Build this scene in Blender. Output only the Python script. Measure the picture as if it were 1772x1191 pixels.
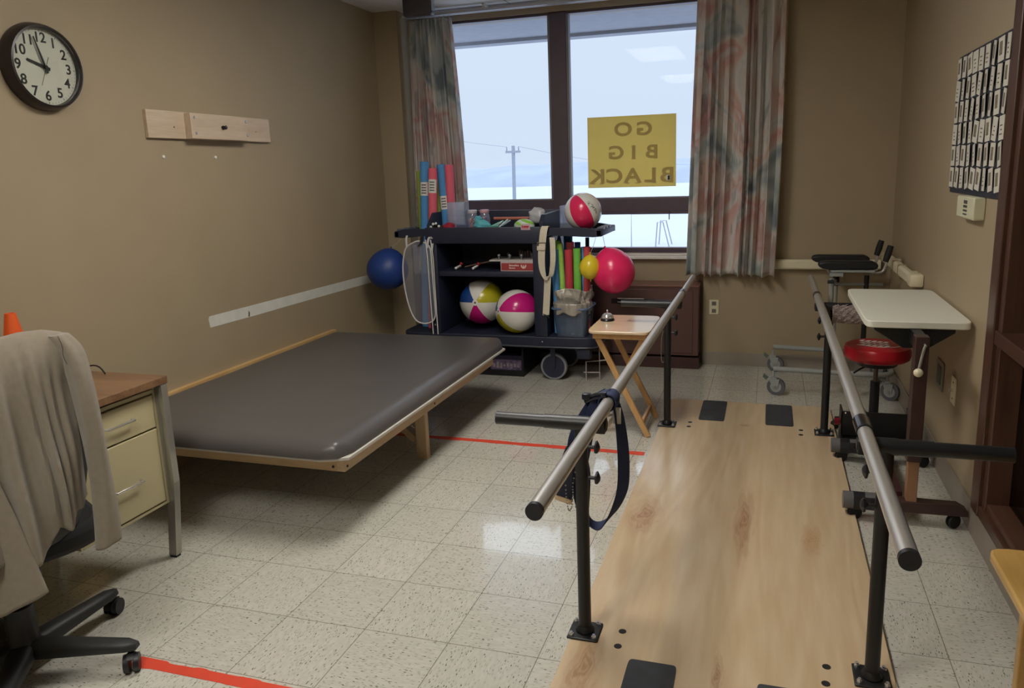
import bpy, bmesh, math, random
from mathutils import Vector, Matrix
PI = math.pi
random.seed(7)
for o in list(bpy.data.objects):
    bpy.data.objects.remove(o)
SC = bpy.context.scene
COL = SC.collection

# ------------------------------------------------------------------ camera
def make_camera():
    yaw, pitch, roll, f = -0.300639641, -0.201512301, -0.0316353793, 1299.9433
    cy, sy, cp, sp = math.cos(yaw), math.sin(yaw), math.cos(pitch), math.sin(pitch)
    F = Vector((sy*cp, cy*cp, sp)); R = Vector((cy, -sy, 0)); U = R.cross(F)
    cr, sr = math.cos(roll), math.sin(roll)
    R2 = R*cr + U*sr; U2 = U*cr - R*sr
    cam = bpy.data.cameras.new('camera'); ob = bpy.data.objects.new('camera', cam); COL.objects.link(ob)
    M = Matrix((R2, U2, -F)).transposed().to_4x4(); M.translation = Vector((2.17856747, -1.99524283, 1.50003581))
    ob.matrix_world = M
    cam.sensor_fit = 'HORIZONTAL'; cam.sensor_width = 36.0; cam.lens = 36.0*f/1772
    cam.shift_x = (886-931.055)/1772; cam.shift_y = -(595.5-559.753)/1772
    cam.clip_start = 0.02; cam.clip_end = 2000
    SC.camera = ob
make_camera()

# ------------------------------------------------------------------ light and exposure
SC.view_settings.view_transform = 'Standard'
SC.view_settings.look = 'None'
SC.view_settings.gamma = 1
SC.view_settings.use_curve_mapping = False
SC.view_settings.exposure = 0.0
SKY = 1.5
LAMP = 23.0
w = bpy.data.worlds.new('overcast_sky'); SC.world = w; w.use_nodes = True
nt = w.node_tree; nt.nodes.clear()
tc = nt.nodes.new('ShaderNodeTexCoord'); sep = nt.nodes.new('ShaderNodeSeparateXYZ'); cr_ = nt.nodes.new('ShaderNodeValToRGB')
nz = nt.nodes.new('ShaderNodeTexNoise'); nz.inputs['Scale'].default_value = 3.0; nz.inputs['Detail'].default_value = 3
mp = nt.nodes.new('ShaderNodeMapping'); mp.inputs['Scale'].default_value = (1, 1, 5)
ad = nt.nodes.new('ShaderNodeMath'); ad.operation = 'MULTIPLY_ADD'; ad.inputs[1].default_value = 0.16; 
bg = nt.nodes.new('ShaderNodeBackground'); bg.inputs['Strength'].default_value = SKY
ou = nt.nodes.new('ShaderNodeOutputWorld')
nt.links.new(tc.outputs['Generated'], sep.inputs[0]); nt.links.new(tc.outputs['Generated'], mp.inputs[0]); nt.links.new(mp.outputs[0], nz.inputs['Vector'])
nt.links.new(nz.outputs['Fac'], ad.inputs[0]); nt.links.new(sep.outputs['Z'], ad.inputs[2])
nt.links.new(ad.outputs[0], cr_.inputs[0]); nt.links.new(cr_.outputs[0], bg.inputs[0]); nt.links.new(bg.outputs[0], ou.inputs[0])
e = cr_.color_ramp.elements
e[0].position = 0.02; e[0].color = (0.50, 0.57, 0.66, 1)
e[1].position = 1.0; e[1].color = (1.9, 2.1, 2.35, 1)
for p_, c_ in ((0.12, (0.46, 0.53, 0.63, 1)), (0.24, (0.47, 0.54, 0.64, 1)), (0.36, (0.60, 0.68, 0.78, 1)), (0.48, (1.3, 1.45, 1.65, 1))):
    n_ = e.new(p_); n_.color = c_

# ------------------------------------------------------------------ materials
def lin(c):
    c = c/255.0
    return c/12.92 if c <= 0.04045 else ((c+0.055)/1.055)**2.4
def rgb(r, g, b): return (lin(r), lin(g), lin(b), 1)
MATS = {}
def new_mat(name):
    m = bpy.data.materials.new(name); m.use_nodes = True; t = m.node_tree
    return m, t, t.nodes['Principled BSDF']
def N(t, kind, **kw):
    n = t.nodes.new(kind)
    for k, v in kw.items(): setattr(n, k, v)
    return n
def mat(name, c, rough=0.5, metal=0.0, var=0.06, scale=12.0, bump=0.0, bscale=None, stretch=(1, 1, 1), spec=None, alpha=None, coat=0, trans=0, sheen=0):
    if name in MATS: return MATS[name]
    m, t, b = new_mat(name)
    co = N(t, 'ShaderNodeTexCoord'); mpn = N(t, 'ShaderNodeMapping'); mpn.inputs['Scale'].default_value = stretch
    t.links.new(co.outputs['Object'], mpn.inputs[0])
    no = N(t, 'ShaderNodeTexNoise'); no.inputs['Scale'].default_value = scale; no.inputs['Detail'].default_value = 4
    t.links.new(mpn.outputs[0], no.inputs['Vector'])
    r = N(t, 'ShaderNodeValToRGB'); C = rgb(*c)
    r.color_ramp.elements[0].position = 0.3; r.color_ramp.elements[1].position = 0.7
    r.color_ramp.elements[0].color = tuple(x*(1-var) for x in C[:3])+(1,)
    r.color_ramp.elements[1].color = tuple(min(1, x*(1+var)) for x in C[:3])+(1,)
    t.links.new(no.outputs['Fac'], r.inputs[0]); t.links.new(r.outputs[0], b.inputs['Base Color'])
    b.inputs['Roughness'].default_value = rough; b.inputs['Metallic'].default_value = metal
    if spec is not None: b.inputs['Specular IOR Level'].default_value = spec
    if coat: b.inputs['Coat Weight'].default_value = coat
    if trans: b.inputs['Transmission Weight'].default_value = trans
    if sheen: b.inputs['Sheen Weight'].default_value = sheen
    if alpha is not None: b.inputs['Alpha'].default_value = alpha
    if bump:
        n2 = N(t, 'ShaderNodeTexNoise'); n2.inputs['Scale'].default_value = bscale or scale*4; n2.inputs['Detail'].default_value = 3
        t.links.new(mpn.outputs[0], n2.inputs['Vector'])
        bp = N(t, 'ShaderNodeBump'); bp.inputs['Strength'].default_value = bump; bp.inputs['Distance'].default_value = 0.01
        t.links.new(n2.outputs['Fac'], bp.inputs['Height']); t.links.new(bp.outputs[0], b.inputs['Normal'])
    MATS[name] = m
    return m
def wood(name, light, dark, rough=0.4, axis='y', scale=1.0, coat=0.0, amount=1.0, knots=(), lines=22):
    """grain running along the given axis"""
    if name in MATS: return MATS[name]
    m, t, b = new_mat(name)
    co = N(t, 'ShaderNodeTexCoord'); mp_ = N(t, 'ShaderNodeMapping')
    s = {'x': (0.35, 3, 3), 'y': (3, 0.35, 3), 'z': (3, 3, 0.35)}[axis]
    mp_.inputs['Scale'].default_value = tuple(k*scale for k in s)
    t.links.new(co.outputs['Object'], mp_.inputs[0])
    n1 = N(t, 'ShaderNodeTexNoise'); n1.inputs['Scale'].default_value = 1.3; n1.inputs['Detail'].default_value = 2; n1.inputs['Distortion'].default_value = 0.6
    t.links.new(mp_.outputs[0], n1.inputs['Vector'])
    mul = N(t, 'ShaderNodeMath', operation='MULTIPLY'); mul.inputs[1].default_value = lines
    t.links.new(n1.outputs['Fac'], mul.inputs[0])
    sn = N(t, 'ShaderNodeMath', operation='SINE'); t.links.new(mul.outputs[0], sn.inputs[0])
    n2 = N(t, 'ShaderNodeTexNoise'); n2.inputs['Scale'].default_value = 14; n2.inputs['Detail'].default_value = 5
    t.links.new(mp_.outputs[0], n2.inputs['Vector'])
    a = N(t, 'ShaderNodeMath', operation='MULTIPLY_ADD'); a.inputs[1].default_value = 0.16*amount
    t.links.new(sn.outputs[0], a.inputs[0]); 
    sc = N(t, 'ShaderNodeMath', operation='MULTIPLY_ADD'); sc.inputs[1].default_value = 0.9; sc.inputs[2].default_value = 0.0
    t.links.new(n2.outputs['Fac'], sc.inputs[0]); t.links.new(sc.outputs[0], a.inputs[2])
    r = N(t, 'ShaderNodeValToRGB'); r.color_ramp.elements[0].position = 0.12; r.color_ramp.elements[1].position = 0.85
    r.color_ramp.elements[0].color = rgb(*light); r.color_ramp.elements[1].color = rgb(*dark)
    t.links.new(a.outputs[0], r.inputs[0])
    out = r.outputs[0]
    for (kx, ky, sx, sy, kc) in knots:
        mk = N(t, 'ShaderNodeMapping'); mk.inputs['Location'].default_value = (-kx/sx, -ky/sy, 0); mk.inputs['Scale'].default_value = (1/sx, 1/sy, 0)
        t.links.new(co.outputs['Object'], mk.inputs[0])
        nn = N(t, 'ShaderNodeTexNoise'); nn.inputs['Scale'].default_value = 2.2; nn.inputs['Detail'].default_value = 2
        t.links.new(mk.outputs[0], nn.inputs['Vector'])
        ln = N(t, 'ShaderNodeVectorMath', operation='LENGTH'); t.links.new(mk.outputs[0], ln.inputs[0])
        ad2 = N(t, 'ShaderNodeMath', operation='MULTIPLY_ADD'); ad2.inputs[1].default_value = 1.1; t.links.new(nn.outputs['Fac'], ad2.inputs[0]); t.links.new(ln.outputs['Value'], ad2.inputs[2])
        mr = N(t, 'ShaderNodeMapRange'); mr.inputs['From Min'].default_value = 1.55; mr.inputs['From Max'].default_value = 0.75; t.links.new(ad2.outputs[0], mr.inputs['Value'])
        rings = N(t, 'ShaderNodeMath', operation='SINE'); ml = N(t, 'ShaderNodeMath', operation='MULTIPLY'); ml.inputs[1].default_value = 26
        t.links.new(ad2.outputs[0], ml.inputs[0]); t.links.new(ml.outputs[0], rings.inputs[0])
        m2 = N(t, 'ShaderNodeMath', operation='MULTIPLY_ADD'); m2.inputs[1].default_value = 0.16; m2.inputs[2].default_value = 0.6; t.links.new(rings.outputs[0], m2.inputs[0])
        m3 = N(t, 'ShaderNodeMath', operation='MULTIPLY'); t.links.new(m2.outputs[0], m3.inputs[0]); t.links.new(mr.outputs[0], m3.inputs[1])
        mx = N(t, 'ShaderNodeMix', data_type='RGBA'); t.links.new(m3.outputs[0], mx.inputs['Factor']); t.links.new(out, mx.inputs['A']); mx.inputs['B'].default_value = rgb(*kc)
        out = mx.outputs['Result']
    t.links.new(out, b.inputs['Base Color'])
    b.inputs['Roughness'].default_value = rough
    if coat: b.inputs['Coat Weight'].default_value = coat; b.inputs['Coat Roughness'].default_value = 0.15
    MATS[name] = m
    return m
def glass_mat(name, tint=(1, 1, 1), refl=0.08, rough=0.0, milk=0.0, milkc=(0.8, 0.85, 0.9)):
    if name in MATS: return MATS[name]
    m = bpy.data.materials.new(name); m.use_nodes = True; t = m.node_tree; t.nodes.clear()
    o = N(t, 'ShaderNodeOutputMaterial'); tr = N(t, 'ShaderNodeBsdfTransparent'); gl = N(t, 'ShaderNodeBsdfGlossy'); mx = N(t, 'ShaderNodeMixShader')
    tr.inputs[0].default_value = tint+(1,); gl.inputs['Roughness'].default_value = rough
    lw = N(t, 'ShaderNodeLayerWeight'); lw.inputs['Blend'].default_value = 0.25
    ml = N(t, 'ShaderNodeMath', operation='MULTIPLY_ADD'); ml.inputs[1].default_value = 0.5 if refl else 0.12; ml.inputs[2].default_value = refl
    t.links.new(lw.outputs['Fresnel'], ml.inputs[0]); t.links.new(ml.outputs[0], mx.inputs[0])
    if milk:
        df = N(t, 'ShaderNodeBsdfDiffuse'); df.inputs[0].default_value = milkc+(1,)
        tl = N(t, 'ShaderNodeBsdfTranslucent'); tl.inputs[0].default_value = milkc+(1,)
        ma = N(t, 'ShaderNodeMixShader'); ma.inputs[0].default_value = 0.5; t.links.new(df.outputs[0], ma.inputs[1]); t.links.new(tl.outputs[0], ma.inputs[2])
        mb = N(t, 'ShaderNodeMixShader'); mb.inputs[0].default_value = milk; t.links.new(tr.outputs[0], mb.inputs[1]); t.links.new(ma.outputs[0], mb.inputs[2])
        t.links.new(mb.outputs[0], mx.inputs[1])
    else: t.links.new(tr.outputs[0], mx.inputs[1])
    t.links.new(gl.outputs[0], mx.inputs[2]); t.links.new(mx.outputs[0], o.inputs[0])
    MATS[name] = m
    return m
def emit_mat(name, c, s):
    m = bpy.data.materials.new(name); m.use_nodes = True; t = m.node_tree; t.nodes.clear()
    o = N(t, 'ShaderNodeOutputMaterial'); em = N(t, 'ShaderNodeEmission'); em.inputs[0].default_value = c+(1,); em.inputs[1].default_value = s
    t.links.new(em.outputs[0], o.inputs[0]); return m

def floor_mat():
    m, t, b = new_mat('speckled_vinyl_tile')
    L = t.links.new
    co = N(t, 'ShaderNodeTexCoord')
    dv = N(t, 'ShaderNodeVectorMath', operation='SCALE'); dv.inputs['Scale'].default_value = 1/0.3048; L(co.outputs['Object'], dv.inputs[0])
    fl = N(t, 'ShaderNodeVectorMath', operation='FLOOR'); L(dv.outputs[0], fl.inputs[0])
    fr = N(t, 'ShaderNodeVectorMath', operation='FRACTION'); L(dv.outputs[0], fr.inputs[0])
    sp = N(t, 'ShaderNodeSeparateXYZ'); L(fr.outputs[0], sp.inputs[0])
    # joint mask
    def edge(sock):
        a = N(t, 'ShaderNodeMath', operation='SUBTRACT'); a.inputs[1].default_value = 0.5; L(sock, a.inputs[0])
        c = N(t, 'ShaderNodeMath', operation='ABSOLUTE'); L(a.outputs[0], c.inputs[0]); return c.outputs[0]
    mxm = N(t, 'ShaderNodeMath', operation='MAXIMUM'); L(edge(sp.outputs['X']), mxm.inputs[0]); L(edge(sp.outputs['Y']), mxm.inputs[1])
    jt = N(t, 'ShaderNodeMapRange'); jt.inputs['From Min'].default_value = 0.4935; jt.inputs['From Max'].default_value = 0.498; L(mxm.outputs[0], jt.inputs['Value'])
    # checker parity
    fs = N(t, 'ShaderNodeSeparateXYZ'); L(fl.outputs[0], fs.inputs[0])
    sm = N(t, 'ShaderNodeMath', operation='ADD'); L(fs.outputs['X'], sm.inputs[0]); L(fs.outputs['Y'], sm.inputs[1])
    md = N(t, 'ShaderNodeMath', operation='FLOORED_MODULO'); md.inputs[1].default_value = 2; L(sm.outputs[0], md.inputs[0])
    wn = N(t, 'ShaderNodeTexWhiteNoise', noise_dimensions='3D'); L(fl.outputs[0], wn.inputs['Vector'])
    off = N(t, 'ShaderNodeVectorMath', operation='SCALE'); off.inputs['Scale'].default_value = 7.0; L(wn.outputs['Color'], off.inputs[0])
    v = N(t, 'ShaderNodeVectorMath', operation='ADD'); L(co.outputs['Object'], v.inputs[0]); L(off.outputs[0], v.inputs[1])
    m1 = N(t, 'ShaderNodeMapping'); m1.inputs['Scale'].default_value = (1, 3.2, 1); L(v.outputs[0], m1.inputs[0])
    m2 = N(t, 'ShaderNodeMapping'); m2.inputs['Scale'].default_value = (3.2, 1, 1); L(v.outputs[0], m2.inputs[0])
    mx = N(t, 'ShaderNodeMix', data_type='VECTOR'); L(md.outputs[0], mx.inputs['Factor']); L(m1.outputs[0], mx.inputs['A']); L(m2.outputs[0], mx.inputs['B'])
    vec = mx.outputs['Result']
    def specks(scale, thr, dens, seed):
        ad3 = N(t, 'ShaderNodeVectorMath', operation='ADD'); ad3.inputs[1].default_value = (seed, seed*2, 0); L(vec, ad3.inputs[0])
        vo = N(t, 'ShaderNodeTexVoronoi', voronoi_dimensions='2D'); vo.inputs['Scale'].default_value = scale; L(ad3.outputs[0], vo.inputs['Vector'])
        sc = N(t, 'ShaderNodeSeparateColor'); L(vo.outputs['Color'], sc.inputs[0])
        a = N(t, 'ShaderNodeMath', operation='LESS_THAN'); a.inputs[1].default_value = thr; L(vo.outputs['Distance'], a.inputs[0])
        d = N(t, 'ShaderNodeMath', operation='LESS_THAN'); d.inputs[1].default_value = dens; L(sc.outputs[0], d.inputs[0])
        mm = N(t, 'ShaderNodeMath', operation='MULTIPLY'); L(a.outputs[0], mm.inputs[0]); L(d.outputs[0], mm.inputs[1]); return mm.outputs[0]
    ns = N(t, 'ShaderNodeTexNoise'); ns.inputs['Scale'].default_value = 30; ns.inputs['Detail'].default_value = 4; L(vec, ns.inputs['Vector'])
    r = N(t, 'ShaderNodeValToRGB'); r.color_ramp.elements[0].position = 0.3; r.color_ramp.elements[1].position = 0.7
    r.color_ramp.elements[0].color = rgb(188, 186, 174); r.color_ramp.elements[1].color = rgb(202, 200, 190); L(ns.outputs['Fac'], r.inputs[0])
    # per tile tone
    hs = N(t, 'ShaderNodeHueSaturation'); mr = N(t, 'ShaderNodeMapRange'); mr.inputs['To Min'].default_value = 0.95; mr.inputs['To Max'].default_value = 1.04
    L(wn.outputs['Value'], mr.inputs['Value']); L(mr.outputs[0], hs.inputs['Value']); L(r.outputs[0], hs.inputs['Color'])
    cur = hs.outputs[0]
    for mask, c, f in ((specks(42, 0.24, 0.30, 3.1), (160, 157, 144), 0.7), (specks(60, 0.24, 0.12, 9.7), (112, 104, 92), 0.8), (specks(38, 0.18, 0.09, 5.3), (66, 60, 54), 0.9)):
        q = N(t, 'ShaderNodeMath', operation='MULTIPLY'); q.inputs[1].default_value = f; L(mask, q.inputs[0])
        x = N(t, 'ShaderNodeMix', data_type='RGBA'); L(q.outputs[0], x.inputs['Factor']); L(cur, x.inputs['A']); x.inputs['B'].default_value = rgb(*c); cur = x.outputs['Result']
    q = N(t, 'ShaderNodeMath', operation='MULTIPLY'); q.inputs[1].default_value = 0.8; L(jt.outputs[0], q.inputs[0])
    x = N(t, 'ShaderNodeMix', data_type='RGBA'); L(q.outputs[0], x.inputs['Factor']); L(cur, x.inputs['A']); x.inputs['B'].default_value = rgb(96, 88, 74)
    L(x.outputs['Result'], b.inputs['Base Color'])
    b.inputs['IOR'].default_value = 1.6; b.inputs['Coat Weight'].default_value = 0.6; b.inputs['Coat Roughness'].default_value = 0.035
    n3 = N(t, 'ShaderNodeTexNoise'); n3.inputs['Scale'].default_value = 2.5; n3.inputs['Detail'].default_value = 3; L(co.outputs['Object'], n3.inputs['Vector'])
    rr = N(t, 'ShaderNodeMapRange'); rr.inputs['To Min'].default_value = 0.13; rr.inputs['To Max'].default_value = 0.24; L(n3.outputs['Fac'], rr.inputs['Value']); L(rr.outputs[0], b.inputs['Roughness'])
    bp = N(t, 'ShaderNodeBump'); bp.inputs['Strength'].default_value = 0.05; bp.inputs['Distance'].default_value = 0.002
    n4 = N(t, 'ShaderNodeTexNoise'); n4.inputs['Scale'].default_value = 14; L(co.outputs['Object'], n4.inputs['Vector'])
    L(n4.outputs['Fac'], bp.inputs['Height']); L(bp.outputs[0], b.inputs['Normal'])
    return m
def curtain_mat(name, blue=0.0):
    m, t, b = new_mat(name); L = t.links.new
    uv = N(t, 'ShaderNodeUVMap')
    def ramp(src, stops):
        r = N(t, 'ShaderNodeValToRGB'); r.color_ramp.elements[0].position = stops[0][0]; r.color_ramp.elements[0].color = stops[0][1]
        r.color_ramp.elements[1].position = stops[-1][0]; r.color_ramp.elements[1].color = stops[-1][1]
        for p_, c_ in stops[1:-1]:
            e_ = r.color_ramp.elements.new(p_); e_.color = c_
        L(src, r.inputs[0]); return r.outputs[0]
    mp1 = N(t, 'ShaderNodeMapping'); mp1.inputs['Rotation'].default_value = (0, 0, 0.7); mp1.inputs['Scale'].default_value = (1.9, 1.25, 1); L(uv.outputs[0], mp1.inputs[0])
    n1 = N(t, 'ShaderNodeTexNoise', noise_dimensions='2D'); n1.inputs['Scale'].default_value = 1.5; n1.inputs['Detail'].default_value = 2.5; n1.inputs['Distortion'].default_value = 1.0; L(mp1.outputs[0], n1.inputs['Vector'])
    pink, peach, cream, sage, slate = rgb(214, 174, 168), rgb(222, 204, 194), rgb(224, 220, 216), rgb(194, 201, 198), rgb(146, 155, 162)
    base = ramp(n1.outputs['Fac'], [(0.28, slate), (0.38, sage), (0.46, cream), (0.53, peach), (0.6, pink), (0.68, cream), (0.78, sage)])
    # brush strokes
    mp2 = N(t, 'ShaderNodeMapping'); mp2.inputs['Rotation'].default_value = (0, 0, -1.0); mp2.inputs['Scale'].default_value = (9, 2.6, 1); L(uv.outputs[0], mp2.inputs[0])
    n2 = N(t, 'ShaderNodeTexNoise', noise_dimensions='2D'); n2.inputs['Scale'].default_value = 1.0; n2.inputs['Detail'].default_value = 2; n2.inputs['Distortion'].default_value = 0.8; L(mp2.outputs[0], n2.inputs['Vector'])
    st = ramp(n2.outputs['Fac'], [(0.56, (0, 0, 0, 1)), (0.62, (1, 1, 1, 1))])
    mx = N(t, 'ShaderNodeMix', data_type='RGBA'); q = N(t, 'ShaderNodeMath', operation='MULTIPLY'); q.inputs[1].default_value = 0.5; L(st, q.inputs[0]); L(q.outputs[0], mx.inputs['Factor']); L(base, mx.inputs['A']); mx.inputs['B'].default_value = rgb(226, 220, 208)
    mp3 = N(t, 'ShaderNodeMapping'); mp3.inputs['Rotation'].default_value = (0, 0, 0.75); mp3.inputs['Location'].default_value = (3.3, 1.7, 0); mp3.inputs['Scale'].default_value = (11, 2.4, 1); L(uv.outputs[0], mp3.inputs[0])
    n3 = N(t, 'ShaderNodeTexNoise', noise_dimensions='2D'); n3.inputs['Scale'].default_value = 1.0; n3.inputs['Detail'].default_value = 2; n3.inputs['Distortion'].default_value = 1.2; L(mp3.outputs[0], n3.inputs['Vector'])
    st3 = ramp(n3.outputs['Fac'], [(0.6, (0, 0, 0, 1)), (0.66, (1, 1, 1, 1))])
    mx3 = N(t, 'ShaderNodeMix', data_type='RGBA'); q3 = N(t, 'ShaderNodeMath', operation='MULTIPLY'); q3.inputs[1].default_value = 0.4; L(st3, q3.inputs[0]); L(q3.outputs[0], mx3.inputs['Factor']); L(mx.outputs['Result'], mx3.inputs['A']); mx3.inputs['B'].default_value = rgb(112, 118, 130)
    L(mx3.outputs['Result'], b.inputs['Base Color'])
    b.inputs['Roughness'].default_value = 0.75; b.inputs['Specular IOR Level'].default_value = 0.25
    # thin cloth lets some daylight through
    tl = N(t, 'ShaderNodeBsdfTranslucent'); L(mx3.outputs['Result'], tl.inputs[0]); ms = N(t, 'ShaderNodeMixShader'); ms.inputs[0].default_value = 0.22
    out = [n for n in t.nodes if n.type == 'OUTPUT_MATERIAL'][0]
    L(b.outputs[0], ms.inputs[1]); L(tl.outputs[0], ms.inputs[2]); L(ms.outputs[0], out.inputs[0])
    return m
def ceiling_mat():
    m, t, b = new_mat('white_ceiling_tile'); L = t.links.new
    co = N(t, 'ShaderNodeTexCoord')
    br = N(t, 'ShaderNodeTexBrick'); br.offset = 0; br.inputs['Scale'].default_value = 1; br.inputs['Brick Width'].default_value = 0.61; br.inputs['Row Height'].default_value = 0.61
    br.inputs['Mortar Size'].default_value = 0.006; br.inputs['Color1'].default_value = rgb(226, 225, 222); br.inputs['Color2'].default_value = rgb(222, 221, 218); br.inputs['Mortar'].default_value = rgb(150, 146, 140)
    mp_ = N(t, 'ShaderNodeMapping'); mp_.inputs['Location'].default_value = (-0.27, -0.02, 0); L(co.outputs['Object'], mp_.inputs[0]); L(mp_.outputs[0], br.inputs['Vector'])
    n = N(t, 'ShaderNodeTexNoise'); n.inputs['Scale'].default_value = 120; L(co.outputs['Object'], n.inputs['Vector'])
    bp = N(t, 'ShaderNodeBump'); bp.inputs['Strength'].default_value = 0.4; bp.inputs['Distance'].default_value = 0.004; L(n.outputs['Fac'], bp.inputs['Height']); L(bp.outputs[0], b.inputs['Normal'])
    L(br.outputs['Color'], b.inputs['Base Color']); b.inputs['Roughness'].default_value = 0.9
    return m

WALL = mat('tan_painted_wall', (162, 146, 119), 0.55, var=0.03, scale=3, bump=0.06, bscale=160)
COVE = mat('taupe_vinyl_base', (150, 140, 128), 0.4, var=0.04)
BLACKP = mat('black_plastic', (27, 28, 33), 0.42, var=0.12)
CARTP = mat('hazed_black_cart_plastic', (34, 39, 58), 0.5, var=0.1, bump=0.1, bscale=220)  # blue tint of lens haze mixed into the black plastic colour
BLACKM = mat('black_painted_steel', (24, 25, 28), 0.42, var=0.1)
STEEL = mat('brushed_steel', (206, 203, 198), 0.34, metal=.72, var=0.05, scale=40, stretch=(8, 0.3, 8))
CHROME = mat('chrome', (215, 215, 215), 0.15, metal=.75, var=0.02)
GREYM = mat('grey_painted_tube', (150, 154, 152), 0.35, var=0.05)
BROWNM = mat('flare_tinted_brown_frame', (88, 74, 84), 0.4, var=0.08)  # purplish lens flare mixed into the frame's brown
BROWNW = wood('dark_brown_wood', (88, 60, 46), (60, 39, 31), 0.35, 'z', 1.5)
BROWNWY = wood('dark_brown_wood_rail', (88, 60, 46), (60, 39, 31), 0.35, 'y', 1.5)
CREAM = mat('cream_plastic', (222, 214, 184), 0.4, var=0.03)
WHITE = mat('white_plastic', (225, 225, 220), 0.4, var=0.03)
RUBBER = mat('grey_rubber', (88, 90, 94), 0.6, var=0.08)
BLACKR = mat('black_rubber', (22, 22, 24), 0.6, var=0.1)

# ------------------------------------------------------------------ mesh builder
class MB:
    def __init__(s): s.bm = bmesh.new(); s.uv = None
    def _add(s, bm2, M=None, mi=0, smooth=False):
        vs = {}
        for v in bm2.verts: vs[v] = s.bm.verts.new(M @ v.co if M else v.co)
        for f in bm2.faces:
            try:
                g = s.bm.faces.new([vs[v] for v in f.verts]); g.material_index = mi if mi is not None else f.material_index; g.smooth = smooth
            except ValueError: pass
        bm2.free(); return s
    def box(s, x0, x1, y0, y1, z0, z1, M=None, mi=0, bev=0.0, seg=2):
        b = bmesh.new(); bmesh.ops.create_cube(b, size=1)
        for v in b.verts: v.co = Vector(((x0+x1)/2+v.co.x*(x1-x0), (y0+y1)/2+v.co.y*(y1-y0), (z0+z1)/2+v.co.z*(z1-z0)))
        if bev: bmesh.ops.bevel(b, geom=list(b.edges), offset=min(bev, 0.49*min(x1-x0, y1-y0, z1-z0)), segments=seg, affect='EDGES', profile=0.5)
        return s._add(b, M, mi, bool(bev))
    def obox(s, p0, p1, w, h, up=(0, 0, 1), mi=0, bev=0.0):
        """bar from p0 to p1, width w (sideways), height h (along up)"""
        p0, p1 = Vector(p0), Vector(p1); d = (p1-p0); L = d.length; d.normalize(); up = Vector(up)
        if abs(d.dot(up)) > 0.99: up = Vector((0, 1, 0))
        sx = d.cross(up).normalized(); uz = sx.cross(d)
        M = Matrix((sx, d, uz)).transposed().to_4x4(); M.translation = p0
        return s.box(-w/2, w/2, 0, L, -h/2, h/2, M, mi, bev)
    def cyl(s, p0, p1, r0, r1=None, seg=20, mi=0, cap=True):
        p0, p1 = Vector(p0), Vector(p1); r1 = r0 if r1 is None else r1
        d = p1-p0; L = d.length; q = d.to_track_quat('Z', 'Y').to_matrix().to_4x4(); q.translation = (p0+p1)/2
        b = bmesh.new(); bmesh.ops.create_cone(b, cap_ends=cap, cap_tris=False, segments=seg, radius1=r0, radius2=r1, depth=L)
        return s._add(b, q, mi, True)
    def sphere(s, c, r, seg=24, rings=14, sc=(1, 1, 1), M=None, mi=0):
        b = bmesh.new(); bmesh.ops.create_uvsphere(b, u_segments=seg, v_segments=rings, radius=1)
        T = Matrix.Translation(c) @ (M.to_4x4() if M else Matrix()) @ Matrix.Diagonal((r*sc[0], r*sc[1], r*sc[2], 1))
        return s._add(b, T, mi, True)
    def lathe(s, prof, c=(0, 0, 0), seg=32, M=None, mi=0, smooth=True, caps=True):
        c = Vector(c); rows = []
        for r, z in prof:
            row = []
            for i in range(seg):
                a = 2*PI*i/seg; v = Vector((r*math.cos(a), r*math.sin(a), z))
                v = (M @ v if M else v)+c; row.append(s.bm.verts.new(v))
            rows.append(row)
        for a, b2 in zip(rows, rows[1:]):
            for i in range(seg):
                f = s.bm.faces.new((a[i], a[(i+1) % seg], b2[(i+1) % seg], b2[i])); f.smooth = smooth; f.material_index = mi
        for row, flip in (((rows[0], True), (rows[-1], False)) if caps else ()):
            f = s.bm.faces.new(row[::-1] if flip else row); f.material_index = mi; f.smooth = smooth
        return s
    def prism(s, pts, ext, mi=0, smooth=False):
        """closed polygon pts (3D) extruded by the vector ext"""
        e_ = Vector(ext); a = [s.bm.verts.new(Vector(p)) for p in pts]; b2 = [s.bm.verts.new(Vector(p)+e_) for p in pts]; n = len(a)
        f1 = s.bm.faces.new(a[::-1]); f2 = s.bm.faces.new(b2); f1.material_index = f2.material_index = mi
        for i in range(n):
            f = s.bm.faces.new((a[i], a[(i+1) % n], b2[(i+1) % n], b2[i])); f.material_index = mi; f.smooth = smooth
        return s
    def tube(s, pts, r, seg=10, mi=0, closed=False, sub=0):
        P = [Vector(p) for p in pts]
        if sub: P = smooth_path(P, sub, closed)
        n = len(P); rows = []
        up = Vector((0, 0, 1)); prev = None
        for i, p in enumerate(P):
            if closed: d = P[(i+1) % n]-P[i-1]
            else: d = P[min(i+1, n-1)]-P[max(i-1, 0)]
            if d.length < 1e-9: d = Vector((0, 0, 1))
            d.normalize()
            if prev is None:
                a = d.cross(up)
                if a.length < 0.05: a = d.cross(Vector((0, 1, 0)))
            else: a = prev-d*prev.dot(d)
            a.normalize(); prev = a; b2 = d.cross(a)
            rr = r[i] if isinstance(r, (list, tuple)) else r
            rows.append([s.bm.verts.new(p+a*rr*math.cos(2*PI*k/seg)+b2*rr*math.sin(2*PI*k/seg)) for k in range(seg)])
        prs = list(zip(rows, rows[1:]))+([(rows[-1], rows[0])] if closed else [])
        for A, B in prs:
            for k in range(seg):
                f = s.bm.faces.new((A[k], A[(k+1) % seg], B[(k+1) % seg], B[k])); f.smooth = True; f.material_index = mi
        if not closed:
            s.bm.faces.new(rows[0][::-1]).material_index = mi; s.bm.faces.new(rows[-1]).material_index = mi
        return s
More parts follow.
